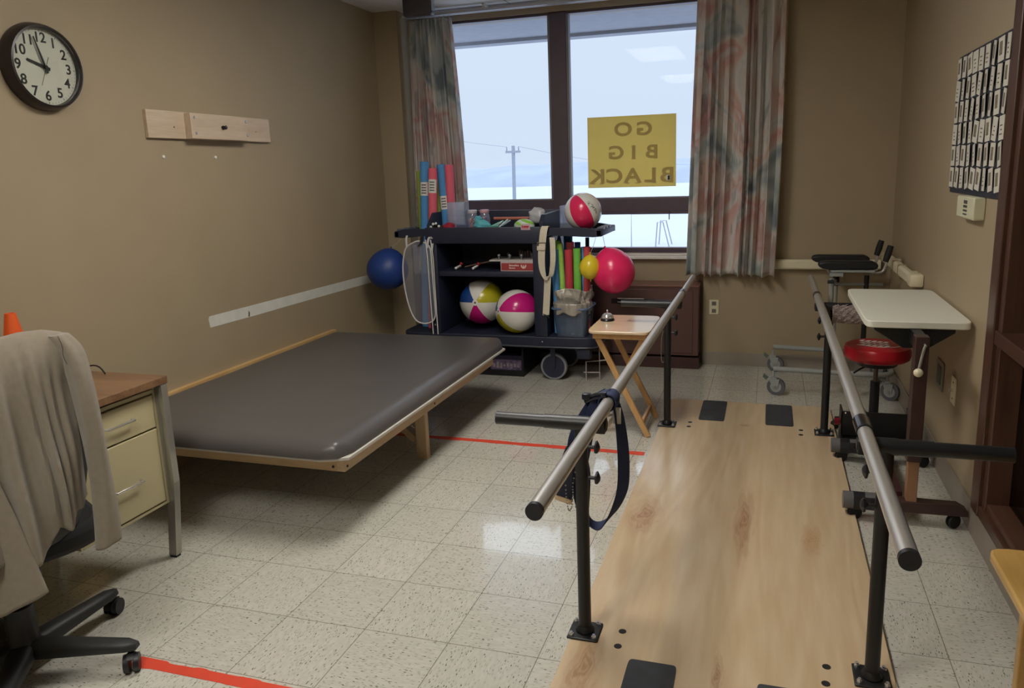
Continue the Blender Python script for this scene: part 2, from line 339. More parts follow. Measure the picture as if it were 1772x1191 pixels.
    def ribbon(s, pts, wv, th=0.002, sub=6, closed=False, mi=0):
        """strap: path pts with a width vector (one or per point) and thickness"""
        P = [Vector(p) for p in pts]; W = [Vector(x) for x in wv] if isinstance(wv, list) else [Vector(wv)]*len(P)
        P2 = smooth_path(P, sub, closed); W2 = smooth_path(W, sub, closed); n = len(P2); rows = []
        for i in range(n):
            d = (P2[(i+1) % n]-P2[i-1]) if closed else P2[min(i+1, n-1)]-P2[max(i-1, 0)]
            nn = d.cross(W2[i]);
            if nn.length < 1e-9: nn = Vector((0, 0, 1))
            nn.normalize(); nn *= th/2; w_ = W2[i]/2
            rows.append([s.bm.verts.new(P2[i]+w_+nn), s.bm.verts.new(P2[i]-w_+nn), s.bm.verts.new(P2[i]-w_-nn), s.bm.verts.new(P2[i]+w_-nn)])
        prs = list(zip(rows, rows[1:]))+([(rows[-1], rows[0])] if closed else [])
        for A, B in prs:
            for k in range(4):
                f = s.bm.faces.new((A[k], A[(k+1) % 4], B[(k+1) % 4], B[k])); f.smooth = k in (0, 2); f.material_index = mi
        if not closed:
            s.bm.faces.new(rows[0][::-1]); s.bm.faces.new(rows[-1])
        return s
    def grid(s, fn, nu, nv, mi=0, uvfn=None):
        vs = [[s.bm.verts.new(Vector(fn(i/(nu-1), j/(nv-1)))) for j in range(nv)] for i in range(nu)]
        uvl = s.bm.loops.layers.uv.verify() if uvfn else None
        for i in range(nu-1):
            for j in range(nv-1):
                f = s.bm.faces.new((vs[i][j], vs[i+1][j], vs[i+1][j+1], vs[i][j+1])); f.smooth = True; f.material_index = mi
                if uvfn:
                    for lp, (a, b2) in zip(f.loops, ((i, j), (i+1, j), (i+1, j+1), (i, j+1))): lp[uvl].uv = uvfn(a/(nu-1), b2/(nv-1))
        return s
def smooth_path(P, sub, closed=False):
    n = len(P); out = []
    if n < 3 or sub < 2: return list(P)
    rng = range(n) if closed else range(n-1)
    for i in rng:
        if closed: p0, p1, p2, p3 = P[i-1], P[i], P[(i+1) % n], P[(i+2) % n]
        else: p0, p1, p2, p3 = P[max(i-1, 0)], P[i], P[i+1], P[min(i+2, n-1)]
        for k in range(sub):
            t = k/sub
            out.append(0.5*((2*p1)+(p2-p0)*t+(2*p0-5*p1+4*p2-p3)*t*t+(3*p1-p0-3*p2+p3)*t*t*t))
    if not closed: out.append(P[-1].copy())
    return out

def wloc(o):
    v = Vector(o.location)
    while o.parent: o = o.parent; v += o.location
    return v
def link(name, mb, mats, parent=None, origin=None, bevel=0.0, solid=0.0, subsurf=0, angle=40, label=None):
    """meshes are written in room coordinates; they are re-based on their thing's origin"""
    bm = mb.bm; off = Vector(origin) if origin else (wloc(parent) if parent else Vector((0, 0, 0)))
    bmesh.ops.recalc_face_normals(bm, faces=bm.faces)
    for v in bm.verts: v.co -= off
    me = bpy.data.meshes.new(name); bm.to_mesh(me); bm.free()
    for m in (mats if isinstance(mats, (list, tuple)) else [mats]): me.materials.append(m)
    o = bpy.data.objects.new(name, me); COL.objects.link(o)
    if parent: o.parent = parent; o.location = off-wloc(parent)
    else: o.location = off
    if solid:
        md = o.modifiers.new('thickness', 'SOLIDIFY'); md.thickness = solid; md.offset = 0
    if bevel:
        md = o.modifiers.new('edge', 'BEVEL'); md.width = bevel; md.segments = 2; md.limit_method = 'ANGLE'; md.angle_limit = math.radians(35)
        for p_ in me.polygons: p_.use_smooth = True
    if subsurf:
        md = o.modifiers.new('smooth', 'SUBSURF'); md.levels = md.render_levels = subsurf
    me.set_sharp_from_angle(angle=math.radians(angle))
    if label: o['label'] = label
    return o
def thing(name, label, cat, loc=(0, 0, 0), group=None):
    o = bpy.data.objects.new(name, None); COL.objects.link(o); o.location = loc; o.empty_display_size = 0.1
    return tag(o, label, cat, group)
def tag(o, label, cat, group=None, kind=None):
    o['label'] = label; o['category'] = cat
    if group: o['group'] = group
    if kind: o['kind'] = kind
    return o
def struct(name, mb, m, **kw):
    o = link(name, mb, m, **kw); o['kind'] = 'structure'; return o
def dup(root, dloc, label=None, group=None, parent=None):
    r = root.copy(); COL.objects.link(r)
    if parent: r.parent = parent
    elif dloc is not None: r.location = Vector(root.location)+Vector(dloc)
    if label: r['label'] = label
    if group: r['group'] = group
    for ch in [c for c in bpy.data.objects if c.parent == root and c != r]: dup(ch, None, parent=r)
    return r
def text_obj(name, s, size, M, m, parent, depth=0.0006, bold=0.0, align='CENTER', label=None):
    cu = bpy.data.curves.new(name, 'FONT'); cu.body = s; cu.size = size; cu.extrude = depth; cu.align_x = align; cu.align_y = 'CENTER'; cu.offset = bold
    tmp = bpy.data.objects.new(name+'_curve', cu); COL.objects.link(tmp)
    dg = bpy.context.evaluated_depsgraph_get(); me = bpy.data.meshes.new_from_object(tmp.evaluated_get(dg))
    bpy.data.objects.remove(tmp); bpy.data.curves.remove(cu)
    off = wloc(parent) if parent else Vector()
    me.transform(Matrix.Translation(-off) @ M); me.materials.clear(); me.materials.append(m); me.name = name
    if M.determinant() < 0: me.flip_normals()
    o = bpy.data.objects.new(name, me); COL.objects.link(o); o.parent = parent
    if label: o['label'] = label
    return o
def frame(X, Y, O):
    X, Y = Vector(X).normalized(), Vector(Y).normalized(); Z = X.cross(Y); M = Matrix((X, Y, Z)).transposed().to_4x4(); M.translation = Vector(O); return M

# ================================================================== SETTING
XL, XR, YB, YC, ZC = -0.80, 3.0, 3.71, 3.55, 2.73
struct('floor', MB().box(-1.0, 6.2, -3.6, 4.0, -0.1, 0), floor_mat())
struct('ceiling', MB().box(-1.0, 6.2, -3.6, 4.0, ZC, ZC+0.1), ceiling_mat())
wl = struct('wall_left', MB().box(-0.95, XL, -3.6, 4.0, 0, ZC), WALL)
link('bare_paint_strip', MB().prism([(XL, 1.408, .690), (XL, 1.402, .74), (XL, 1.412, .754), (XL, 2.0, .749), (XL, 2.6, .744), (XL, 3.3, .738), (XL, YC, .736), (XL, YC, .668), (XL, 3.0, .676), (XL, 2.2, .682), (XL, 1.8, .684)], (.0015, 0, 0)),
     mat('bare_white_wall', (214, 214, 204), .6), wl, label='unpainted white strip left where a rail was removed')
link('scar_mark', MB().prism([(XL+.0015, 1.735, .69), (XL+.0015, 1.742, .725), (XL+.0015, 1.750, .712), (XL+.0015, 1.746, .688)], (.001, 0, 0)), mat('dark_scuff', (70, 60, 48), .7), wl)
for yy in (1.221, 1.605): link('wall_anchor', MB().lathe([(.0, .0), (.009, 0), (.008, .006), (.003, .008), (0, .008)], (XL, yy, 1.625), 12, frame((0, 1, 0), (0, 0, 1), (0, 0, 0)).to_3x3()), WHITE, wl)
struct('wall_back', MB().box(1.72, 6.2, YB, 4.0, 0, ZC).box(-.60, 1.72, 3.76, 4.0, 0, .80).box(-.60, 1.72, 3.78, 4.0, 2.66, ZC), WALL)
struct('wall_column', MB().box(XL, -.60, YC, 4.0, 0, ZC), WALL)
struct('baseboard_back', MB().box(1.72, XR-.006, YB-.006, YB, 0, .10).box(-.60, 1.72, 3.754, 3.76, 0, .10), COVE, bevel=.002)
struct('wall_near', MB().box(-1.0, 6.2, -3.6, -3.5, 0, ZC), WALL)
struct('wall_right', MB().box(XR, XR+.12, 1.17, 4.0, 0, ZC).box(XR, XR+.12, -3.6, 1.17, 0, .13).box(XR, XR+.12, -3.6, 1.17, 2.3, ZC), WALL)
struct('baseboard_right', MB().box(XR-.006, XR, -3.6, YB, 0, .125), COVE, bevel=.002)
# interior glazed screen on the right
scr = struct('window_2', MB().box(XR-.02, XR+.05, 1.075, 1.17, .13, 2.3).box(XR-.005, XR+.10, 1.03, 1.075, .13, 2.3), BROWNW, bevel=.004)
link('window_frame', MB().box(XR-.015, XR+.10, -3.5, 1.075, .13, .175).box(XR+.0, XR+.10, -3.5, 1.03, .175, .205).box(XR-.015, XR+.10, -3.5, 1.075, .818, .87).box(XR-.015, XR+.1, -3.5, 1.075, 2.22, 2.3), BROWNWY, scr, bevel=.004)
link('window_frame', MB().box(XR-.015, XR+.10, -.42, -.33, .205, 2.22), BROWNW, scr, bevel=.004)
link('glass_pane', MB().box(XR+.075, XR+.081, -3.5, 1.03, .205, .818).box(XR+.075, XR+.081, -3.5, 1.03, .87, 2.22), glass_mat('dark_reflecting_glass', (.55, .55, .52), .07), scr)
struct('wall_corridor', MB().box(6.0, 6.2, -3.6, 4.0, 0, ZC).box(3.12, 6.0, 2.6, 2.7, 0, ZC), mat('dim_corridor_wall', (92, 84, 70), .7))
# window wall
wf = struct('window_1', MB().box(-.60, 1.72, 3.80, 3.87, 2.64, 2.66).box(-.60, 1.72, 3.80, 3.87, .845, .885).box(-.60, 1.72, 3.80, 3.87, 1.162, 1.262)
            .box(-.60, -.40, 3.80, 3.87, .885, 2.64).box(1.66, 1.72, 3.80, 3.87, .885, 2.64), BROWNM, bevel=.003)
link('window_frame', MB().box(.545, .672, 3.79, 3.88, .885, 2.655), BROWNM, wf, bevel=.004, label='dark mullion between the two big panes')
link('window_frame', MB().box(.672, .690, 3.805, 3.865, 1.262, 2.64).box(.527, .545, 3.805, 3.865, 1.262, 2.64).box(.69, 1.66, 3.805, 3.865, 1.262, 1.272).box(-.54, .527, 3.805, 3.865, 1.262, 1.272), mat('grey_glazing_bead', (128, 124, 128), .5), wf)
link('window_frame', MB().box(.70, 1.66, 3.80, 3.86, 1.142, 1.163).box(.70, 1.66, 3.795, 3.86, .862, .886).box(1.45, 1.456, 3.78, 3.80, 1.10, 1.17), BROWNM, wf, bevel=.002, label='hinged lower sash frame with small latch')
link('window_sill', MB().box(-.60, 1.72, 3.70, 3.80, .808, .828).box(-.60, 1.72, 3.76, 3.82, .828, .846), mat('white_sill', (222, 214, 206), .35), wf, bevel=.003)
gm = glass_mat('clear_window_glass', (.97, .985, 1), .0)
for x0, x1, z0, z1 in ((-.40, .545, 1.262, 2.64), (.672, 1.66, 1.262, 2.64), (-.40, .545, .885, 1.162), (.672, 1.66, .885, 1.162)):
    link('glass_pane', MB().box(x0, x1, 3.832, 3.836, z0, z1), gm, wf)
# ceiling edge trim and curtain track
struct('trim_1', MB().box(-.60, XR, 3.70, 3.72, 2.69, ZC).box(-.60, 1.72, 3.72, 3.78, 2.70, ZC), mat('pale_ceiling_trim', (214, 212, 216), .4), bevel=.003)

# ------------------------------------------------------------------ outside
snow = mat('snowy_ground', (160, 166, 178), .9, var=.05, scale=.05)
struct('ground_outside', MB().box(-260, 160, 4.4, 420, -5.3, -5.0), snow)
def hill_fn(u, v):
    x = -330+u*480; h = 5.6+1.5*math.sin(x*.021+1)+.9*math.sin(x*.06)+.5*math.sin(x*.17+2)-1.9*math.exp(-((x+62)/28.)**2)
    return (x, 290+v*60, -5.0+(h+5.0)*(1-(1-v)**2.2) if v > 0 else -5.2)
hl = struct('hills_outside', MB().grid(hill_fn, 120, 8), mat('snowy_hazed_hill', (134, 143, 160), .95, var=.10, scale=.05))  # colour holds both the snow and the pale blue of distance haze
pl = thing('utility_pole', 'wooden utility pole with crossarm on the snowy field outside the window', 'utility pole', (-12.1, 40, -5))
pm = mat('weathered_pole', (140, 146, 158), .9)
link('pole', MB().cyl((-12.1, 40, -5), (-12.0, 40, 2.9), .13, .10, 10), pm, pl)
link('crossarm', MB().box(-12.45, -11.6, 39.9, 40.1, 2.50, 2.62), pm, pl)
for xx in (-12.4, -12.03, -11.68): link('insulator', MB().cyl((xx, 40, 2.62), (xx, 40, 2.85), .04, .03, 8), pm, pl)
tag(link('power_line', MB().tube([(-12.4, 40, 2.85), (-16, 41.5, 3.4), (-20, 43, 4.4)], .012, 5, sub=6).tube([(-11.68, 40, 2.85), (-8, 46, 1.9), (-3, 56, 1.5)], .012, 5, sub=6), pm), 'thin power line running from the pole across the sky', 'cable')
gp = thing('swing_frame', 'pale metal swing frame standing in the snow seen through the lower pane', 'swing set', (-6.2, 60, -5))
gmm = mat('pale_steel_pipe', (140, 142, 156), .6)
link('pipe_frame', MB().tube([(-6.7, 60, -5), (-6.55, 60, -3.0), (-6.1, 60, -3.0), (-5.6, 60, -5)], .05, 6).tube([(-6.7, 62, -5), (-6.55, 62, -3.0), (-6.1, 62, -3.0), (-5.6, 62, -5)], .05, 6).cyl((-6.3, 60, -3.0), (-6.3, 62, -3.0), .05, .05, 6), gmm, gp)
tag(link('goal_frame', MB().tube([(-8.7, 60, -5), (-8.7, 60, -2.3), (-1.5, 60, -2.3), (-1.5, 60, -5)], .045, 6), gmm), 'thin white field frame with tall posts in the snow', 'goal frame')
struct('roof_overhang', MB().box(-3, 5, 4.05, 5.25, 2.72, 2.90).box(-3, 5, 5.1, 5.25, 2.69, 2.72), mat('white_soffit', (166, 168, 178), .8))

# ------------------------------------------------------------------ ceiling lights (lit troffers in the room)
lm = emit_mat('lit_diffuser', (1.0, .95, .87), LAMP)
def troffer(x, y, lab, sx=.6, sy=1.2):
    t = thing('ceiling_light', lab, 'ceiling light', (x, y, ZC))
    link('frame', MB().box(x-sx/2, x+sx/2, y-sy/2, y-sy/2+.03, ZC-.03, ZC).box(x-sx/2, x+sx/2, y+sy/2-.03, y+sy/2, ZC-.03, ZC).box(x-sx/2, x-sx/2+.03, y-sy/2, y+sy/2, ZC-.03, ZC).box(x+sx/2-.03, x+sx/2, y-sy/2, y+sy/2, ZC-.03, ZC), WHITE, t)
    link('diffuser', MB().box(x-sx/2+.03, x+sx/2-.03, y-sy/2+.03, y+sy/2-.03, ZC-.022, ZC-.012), lm, t)
troffer(0.95, 0.95, 'lit fluorescent ceiling light nearer the window')
troffer(0.95, -1.6, 'lit fluorescent ceiling light nearer the near wall')

# ================================================================== WALL THINGS
FY = lambda y, z, x: frame((0, 1, 0), (0, 0, 1), (x, y, z))
ck = thing('wall_clock', 'round black-rimmed wall clock with white face high on the left wall', 'clock', (XL, .588, 1.99))
R3 = frame((0, 1, 0), (0, 0, 1), (0, 0, 0)).to_3x3()
link('rim', MB().lathe([(.150, 0), (.178, .0), (.180, .012), (.174, .040), (.166, .056), (.158, .058), (.155, .048), (.155, .010)], (XL, .588, 1.99), 56, R3), mat('dark_brown_plastic', (38, 30, 30), .35), ck)
link('dial', MB().lathe([(0, 0.02), (.157, .02), (.157, .028), (0, .028)], (XL, .588, 1.99), 56, R3), mat('white_dial', (205, 208, 192), .6, var=.01), ck)
ink = mat('black_ink', (22, 24, 24), .6)
for h in range(1, 13):
    a = h*PI/6; rr = .118
    text_obj('numeral', str(h), .057, FY(.588+rr*math.sin(a), 1.99+rr*math.cos(a), XL+.0285), ink, ck, bold=.0011)
tk = MB()
for k in range(60):
    a = k*PI/30; l = .009 if k % 5 == 0 else .005; wd = .0022 if k % 5 == 0 else .001
    d = Vector((0, math.sin(a), math.cos(a))); o_ = Vector((XL+.029, .588, 1.99)); tk.obox(o_+d*(.150-l), o_+d*.150, wd, .0006, up=(1, 0, 0))
link('minute_marks', tk, ink, ck)
def hand(nm, ang, l0, l1, w0, x, w1=None):
    a = math.radians(ang); d = Vector((0, math.sin(a), math.cos(a))); s_ = Vector((0, d.z, -d.y)); o_ = Vector((XL+x, .588, 1.99)); w1 = w1 or w0*.6
    link(nm, MB().prism([o_-d*l0-s_*w0/2, o_+d*l1-s_*w1/2, o_+d*l1+s_*w1/2, o_-d*l0+s_*w0/2], (.001, 0, 0)), ink, ck)
hand('hour_hand', 287, .026, .082, .014, .032, .010); hand('minute_hand', 343, .026, .124, .011, .036, .006); hand('second_hand', 203, .045, .085, .0022, .040, .0015)
link('hub', MB().cyl((XL+.028, .588, 1.99), (XL+.044, .588, 1.99), .007), ink, ck)
link('glass_lens', MB().lathe([(.0, .050), (.08, .0495), (.154, .046), (.154, .048), (.08, .0515), (0, .052)], (XL, .588, 1.99), 48, R3), glass_mat('clock_glass', (1, 1, 1), .03), ck)

birch = wood('pale_birch_board', (208, 190, 168), (186, 164, 138), .5, 'y', 1.6, amount=.6)
bd = thing('mounting_board', 'pale wooden board with raised centre block and small hook on left wall', 'wall board', (XL, 1.6, 1.79))
link('backing_board', MB().box(XL, XL+.02, 1.122, 2.095, 1.717, 1.855), birch, bd, bevel=.002)
link('block', MB().box(XL+.02, XL+.06, 1.378, 1.836, 1.718, 1.851), birch, bd, bevel=.002)
for yy, zz in ((1.408, 1.828), (1.822, 1.825), (1.411, 1.748), (1.825, 1.75)):
    link('screw', MB().lathe([(0, 0), (.0085, 0), (.008, .002), (.004, .0035), (0, .0035)], (XL+.06, yy, zz), 14, R3), CHROME, bd)
link('hook', MB().tube([(XL+.062+.004, 1.619+.011*math.cos(a), 1.784+.009*math.sin(a)) for a in [k*PI/8 for k in range(16)]], .002, 6, closed=True)
     .tube([(XL+.062+.004, 1.641+.010*math.cos(a), 1.786+.009*math.sin(a)) for a in [k*PI/8 for k in range(16)]], .002, 6, closed=True).box(XL+.06, XL+.064, 1.612, 1.648, 1.779, 1.790), mat('dark_hook', (50, 48, 44), .35, metal=.8), bd)
link('screw_hole', MB().cyl((XL+.0198, 1.30, 1.775), (XL+.0206, 1.30, 1.775), .004), ink, bd)
link('screw_hole', MB().cyl((XL+.0198, 1.96, 1.775), (XL+.0206, 1.96, 1.775), .003), ink, bd)

hr = thing('handrail', 'cream plastic wall handrail along back wall beside the curtain', 'handrail', (2.5, YB, .78))
def rail_prof(z0, z1): return [(0, z0), (.030, z0), (.040, z0+.010), (.040, z1-.010), (.030, z1), (0, z1)]
link('rail', MB().prism([(2.0, YB-.03-a, z) for a, z in rail_prof(.745, .815)], (.93, 0, 0)), CREAM, hr, bevel=.004)
link('bracket', MB().box(2.2, 2.26, YB-.032, YB, .755, .805).box(2.75, 2.81, YB-.032, YB, .755, .805), CREAM, hr)
hr2 = thing('handrail', 'cream plastic wall handrail with rounded end on the right wall near the corner', 'handrail', (XR, 3.1, .84))
link('rail', MB().prism([(XR-.03-a, 2.60, z) for a, z in rail_prof(.805, .872)], (0, 1.04, 0)), CREAM, hr2, bevel=.006)
link('end_cap', MB().box(XR-.072, XR-.001, 2.50, 2.60, .803, .874, bev=.012), CREAM, hr2)
link('joint', MB().box(XR-.072, XR-.02, 2.93, 2.945, .803, .874).box(XR-.072, XR-.02, 3.12, 3.135, .803, .874), mat('rail_joint', (150, 132, 104), .5), hr2)
link('bracket', MB().box(XR-.032, XR, 2.7, 2.76, .815, .862).box(XR-.032, XR, 3.3, 3.36, .815, .862), CREAM, hr2)

ot = thing('power_outlet', 'white two-socket power outlet on back wall below the curtain', 'outlet', (1.80, YB, .447))
link('cover_plate', MB().box(1.766, 1.836, YB-.006, YB, .390, .503), CREAM, ot, bevel=.003)
for zz in (.475, .418):
    s_ = link('socket', MB().box(1.785, 1.817, YB-.008, YB-.005, zz-.015, zz+.015), mat('grey_socket', (120, 116, 104), .5), ot, bevel=.002)
    link('slot', MB().box(1.793, 1.795, YB-.009, YB-.0075, zz-.006, zz+.008).box(1.807, 1.809, YB-.009, YB-.0075, zz-.006, zz+.008), ink, s_)
o2 = thing('wall_plate', 'grey metal wall plate on the right wall, farther of the two low plates', 'wall plate', (XR, 1.94, .465))
link('cover_plate', MB().box(XR-.008, XR, 1.87, 2.01, .395, .535), mat('grey_plate', (128, 122, 108), .4, metal=.3), o2, bevel=.003)
link('socket', MB().box(XR-.011, XR-.007, 1.905, 1.975, .42, .51), mat('dark_socket', (92, 88, 80), .5), o2, bevel=.002)
o3 = thing('cable_outlet', 'tall cream wall plate with one round connector on the right wall', 'outlet', (XR, 1.66, .465))
link('cover_plate', MB().box(XR-.006, XR, 1.615, 1.70, .405, .53), CREAM, o3, bevel=.002)
link('connector', MB().cyl((XR-.006, 1.658, .468), (XR-.022, 1.658, .468), .007), CHROME, o3)
for zz in (.505, .43): link('screw', MB().cyl((XR-.006, 1.658, zz), (XR-.008, 1.658, zz), .004), mat('dark_screw', (60, 56, 50), .4), o3)
th = thing('thermostat', 'small cream sensor box on the right wall under the black pocket chart', 'thermostat', (XR, 1.54, 1.30))
link('housing', MB().box(XR-.045, XR, 1.40, 1.68, 1.247, 1.337), mat('ivory_plastic', (206, 204, 176), .45), th, bevel=.006)
link('vent_slot', MB().box(XR-.0465, XR-.044, 1.50, 1.56, 1.262, 1.268).box(XR-.0465, XR-.044, 1.50, 1.56, 1.276, 1.284).box(XR-.0465, XR-.044, 1.50, 1.56, 1.292, 1.302).box(XR-.0465, XR-.044, 1.50, 1.555, 1.308, 1.322), mat('slot_grey', (70, 70, 66), .5), th)

pc = thing('pocket_chart', 'black cloth pocket chart with six rows of name cards on the right wall', 'pocket chart', (XR, 1.6, 1.65))
cl = mat('dark_navy_cloth', (44, 46, 58), .85, var=.1)
PY0, PY1, PZ0, PZ1 = 1.185, 2.035, 1.338, 1.944
link('backing', MB().box(XR-.005, XR-.0005, PY0, PY1, PZ0, PZ1), cl, pc)
rows = ['top row', 'second row', 'third row', 'fourth row', 'fifth row', 'bottom row']
pm1 = mat('card_paper', (206, 202, 190), .7, var=.03); pm2 = mat('card_print', (120, 112, 92), .7, var=.4, scale=160)
rc = random.Random(3)
for r_ in range(6):
    zt = PZ1-.010-r_*.096; zb = zt-.094
    link('pocket_strip', MB().box(XR-.009, XR-.004, PY0, PY1, zb-.004, zb+.020), cl, pc)
    for k in range(9):
        yc = PY1-.045-k*.0945; wd = .030; tw = rc.uniform(-.2, .2)
        M = Matrix.Translation((XR-.012, yc, zb+.046)) @ Matrix.Rotation(tw, 4, 'X') @ Matrix.Rotation(rc.uniform(-.12, .12), 4, 'Z')
        cd = link('name_card', MB().box(-.0012, .0012, -wd, wd*.8, -.043, .046, M), [pm1], origin=(XR-.012, yc, zb+.046))
        tag(cd, 'white card with small picture in the %s of the black pocket chart' % rows[r_], 'card', 'cards in the %s of the pocket chart' % rows[r_])
        pr = MB()
        if rc.random() < .45: pr.box(-.0022, -.0013, -.012, .012, -.030+.01, .030, M)
        else:
            for q in range(3): pr.box(-.0022, -.0013, rc.uniform(-.015, -.004), rc.uniform(.002, .015), -.024+q*.016, -.019+q*.016, M)
        link('card_print', pr, pm2, cd)

# yellow sign in the window, lettering reads from outside
sg = thing('window_sign', 'yellow cardboard sign with mirrored lettering taped inside the right window pane', 'sign', (1.165, 3.79, 1.61))
yel = mat('yellow_card', (226, 208, 140), .6, var=.03)
tl_ = yel.node_tree; bs = tl_.nodes['Principled BSDF']; tr_ = tl_.nodes.new('ShaderNodeBsdfTranslucent'); tr_.inputs[0].default_value = rgb(244, 228, 160); mxs = tl_.nodes.new('ShaderNodeMixShader'); mxs.inputs[0].default_value = .55
oo = [n for n in tl_.nodes if n.type == 'OUTPUT_MATERIAL'][0]; tl_.links.new(bs.outputs[0], mxs.inputs[1]); tl_.links.new(tr_.outputs[0], mxs.inputs[2]); tl_.links.new(mxs.outputs[0], oo.inputs[0])
link('card', MB().box(.830, 1.502, 3.788, 3.792, 1.349, 1.877), yel, sg)
lt = mat('showthrough_letter', (214, 196, 132), .6, var=.02)  # backlit show-through of the outside lettering, painted as darker yellow on the inner face
tl2 = lt.node_tree; b2_ = tl2.nodes['Principled BSDF']; t2_ = tl2.nodes.new('ShaderNodeBsdfTranslucent'); t2_.inputs[0].default_value = rgb(226, 208, 138); m2_ = tl2.nodes.new('ShaderNodeMixShader'); m2_.inputs[0].default_value = .45
o2_ = [n for n in tl2.nodes if n.type == 'OUTPUT_MATERIAL'][0]; tl2.links.new(b2_.outputs[0], m2_.inputs[1]); tl2.links.new(t2_.outputs[0], m2_.inputs[2]); tl2.links.new(m2_.outputs[0], o2_.inputs[0])
def serif_word(word, z, size, xs):
    for ch, x in zip(word, xs):
        M = Matrix(((-1.25, 0, 0, x), (0, 0, 1, 3.787), (0, 1, 0, z), (0, 0, 0, 1)))
        text_obj('letter', ch, size, M, lt, sg, depth=.0008, bold=.004)
        h = size*.36; sw = size*.13; th_ = size*.045; mb = MB(); ok = False
        def sf(dx, top, w_=sw):
            zz = z+h-th_/2 if top else z-h+th_/2; mb.box(x-dx-w_, x-dx+w_, 3.7860, 3.7876, zz-th_/2, zz+th_/2)
        q = size*.2
        if ch == 'I': sf(0, True); sf(0, False); ok = True
        if ch in 'BL': sf(-q*.85, True, sw*.8); sf(-q*.85, False, sw*.8); ok = True
        if ch == 'K': sf(-q, True, sw*.8); sf(-q, False, sw*.8); sf(q, True, sw*.8); sf(q*1.1, False, sw*.8); ok = True
        if ch == 'A': sf(-q*1.3, False, sw*.8); sf(q*1.3, False, sw*.8); ok = True
        if ok: link('serif', mb, lt, sg)
        else: mb.bm.free()
serif_word('GO', 1.775, .135, (1.265, 1.105)); serif_word('BIG', 1.605, .135, (1.325, 1.185, 1.05)); serif_word('BLACK', 1.43, .15, (1.44, 1.315, 1.175, 1.035, .905))
link('price_sticker', MB().box(1.432, 1.458, 3.785, 3.788, 1.395, 1.432), WHITE, sg)
link('sticker_mark', MB().box(1.441, 1.456, 3.7842, 3.7851, 1.398, 1.428), ink, sg)

# ------------------------------------------------------------------ curtains
def curtain(name, label, x0t, x1t, x0b, x1b, zt, zb, y, folds, seed, m):
    r = random.Random(seed); ph = [r.uniform(-.35, .35) for _ in range(folds+2)]; am = [r.uniform(.65, 1.25) for _ in range(folds+2)]
    def fn(u, v):
        z = zt+(zb-zt)*v; uu = max(0, folds*(u+(.045*math.sin(2*PI*2.3*u+seed)+.02*math.sin(2*PI*5.1*u))*math.sin(PI*u))); i = int(min(uu, folds-1e-6)); f = uu-i
        k = (1-f)*am[i]+f*am[i+1]; p_ = (1-f)*ph[i]+f*ph[i+1]
        A = (.022+.022*min(1, v*2.5))*k
        a = 2*PI*uu+p_*3*v
        yy = y+A*(math.sin(a)+.25*math.sin(2*a+1))+.010*math.sin(5*u+3*v+seed)
        xl = x0t+(x0b-x0t)*v; xr = x1t+(x1b-x1t)*v+.012*math.sin(3.1*v)
        x = xl+(xr-xl)*u+.009*math.sin(2*a)*min(1, v*3)
        return (x, yy, z+(.006*math.sin(a) if v > .99 else 0))
    t = thing(name, label, 'curtain', ((x0t+x1t)/2, y, zt))
    wdt = (x1b-x0b)*1.35
    link('panel', MB().grid(fn, folds*16, 60, uvfn=lambda u, v: (u*wdt+seed, (zt-zb)*(1-v))), m, t, solid=.002, angle=80)
    hk = MB()
    for i in range(folds):
        x = x0t+(x1t-x0t)*(i+.5)/folds; hk.tube([(x, y+.01, zt-.02), (x, y+.01, zt+.03)], .0025, 6)
    link('hooks', hk, CHROME, t)
    return t
curtain('curtain', 'long floral curtain in pink and sage right of the window', 1.665, 2.262, 1.612, 2.232, 2.665, .705, 3.60, 9, 3, curtain_mat('floral_curtain_cloth'))
curtain('curtain', 'narrow gathered floral curtain left of the window behind the pool noodles', -.545, -.178, -.55, -.10, 2.655, .72, 3.62, 9, 8, curtain_mat('floral_curtain_cloth_left'))
ct = thing('curtain_track', 'white double curtain track above the window', 'curtain track', (.6, 3.62, 2.68))
link('rail', MB().box(-.58, 2.30, 3.605, 3.625, 2.678, 2.698).box(-.58, 2.30, 3.640, 3.652, 2.678, 2.698), mat('track_white', (188, 186, 190), .35, metal=.3), ct, bevel=.002)
for x in (-.49, .09, 1.21): link('bracket', MB().box(x-.01, x+.01, 3.61, 3.71, 2.698, 2.73), WHITE, ct)
cb = thing('ceiling_box', 'dark grey box with rounded lower edge hung from the ceiling by the left curtain', 'ceiling box', (-.245, 3.15, ZC))
link('housing', MB().box(-.352, -.128, 3.15, 3.22, 2.592, ZC-.004, bev=.018, seg=3), mat('dark_grey_housing', (72, 68, 74), .45), cb)
link('trim_strip', MB().box(-.130, -.126, 3.16, 3.21, 2.62, 2.71), mat('light_grey_edge', (150, 150, 152), .4), cb)

# ================================================================== FLOOR TAPE
tape = mat('red_orange_tape', (214, 72, 50), .5, var=.06)
def tape_strip(label, x0, x1, y, wd, seed):
    r = random.Random(seed); n = int((x1-x0)/.015); top = []; bot = []
    a = b_ = 0
    for i in range(n+1):
        x = x0+(x1-x0)*i/n
        if r.random() < .18: a = r.uniform(-.005, .004)
        if r.random() < .18: b_ = r.uniform(-.004, .005)
        top.append((x, y+wd/2+a, .0004)); bot.append((x, y-wd/2+b_, .0004))
    o = link('floor_tape', MB().prism(top+bot[::-1], (0, 0, .0006)), tape, origin=((x0+x1)/2, y, 0)); return tag(o, label, 'floor tape')
tape_strip('strip of red orange floor tape with ragged edges by the chair caster', .28, 1.54, -.335, .042, 1)
tape_strip('strip of red orange floor tape running from under the mat table toward the bars', .10, 1.58, 1.775, .045, 2)

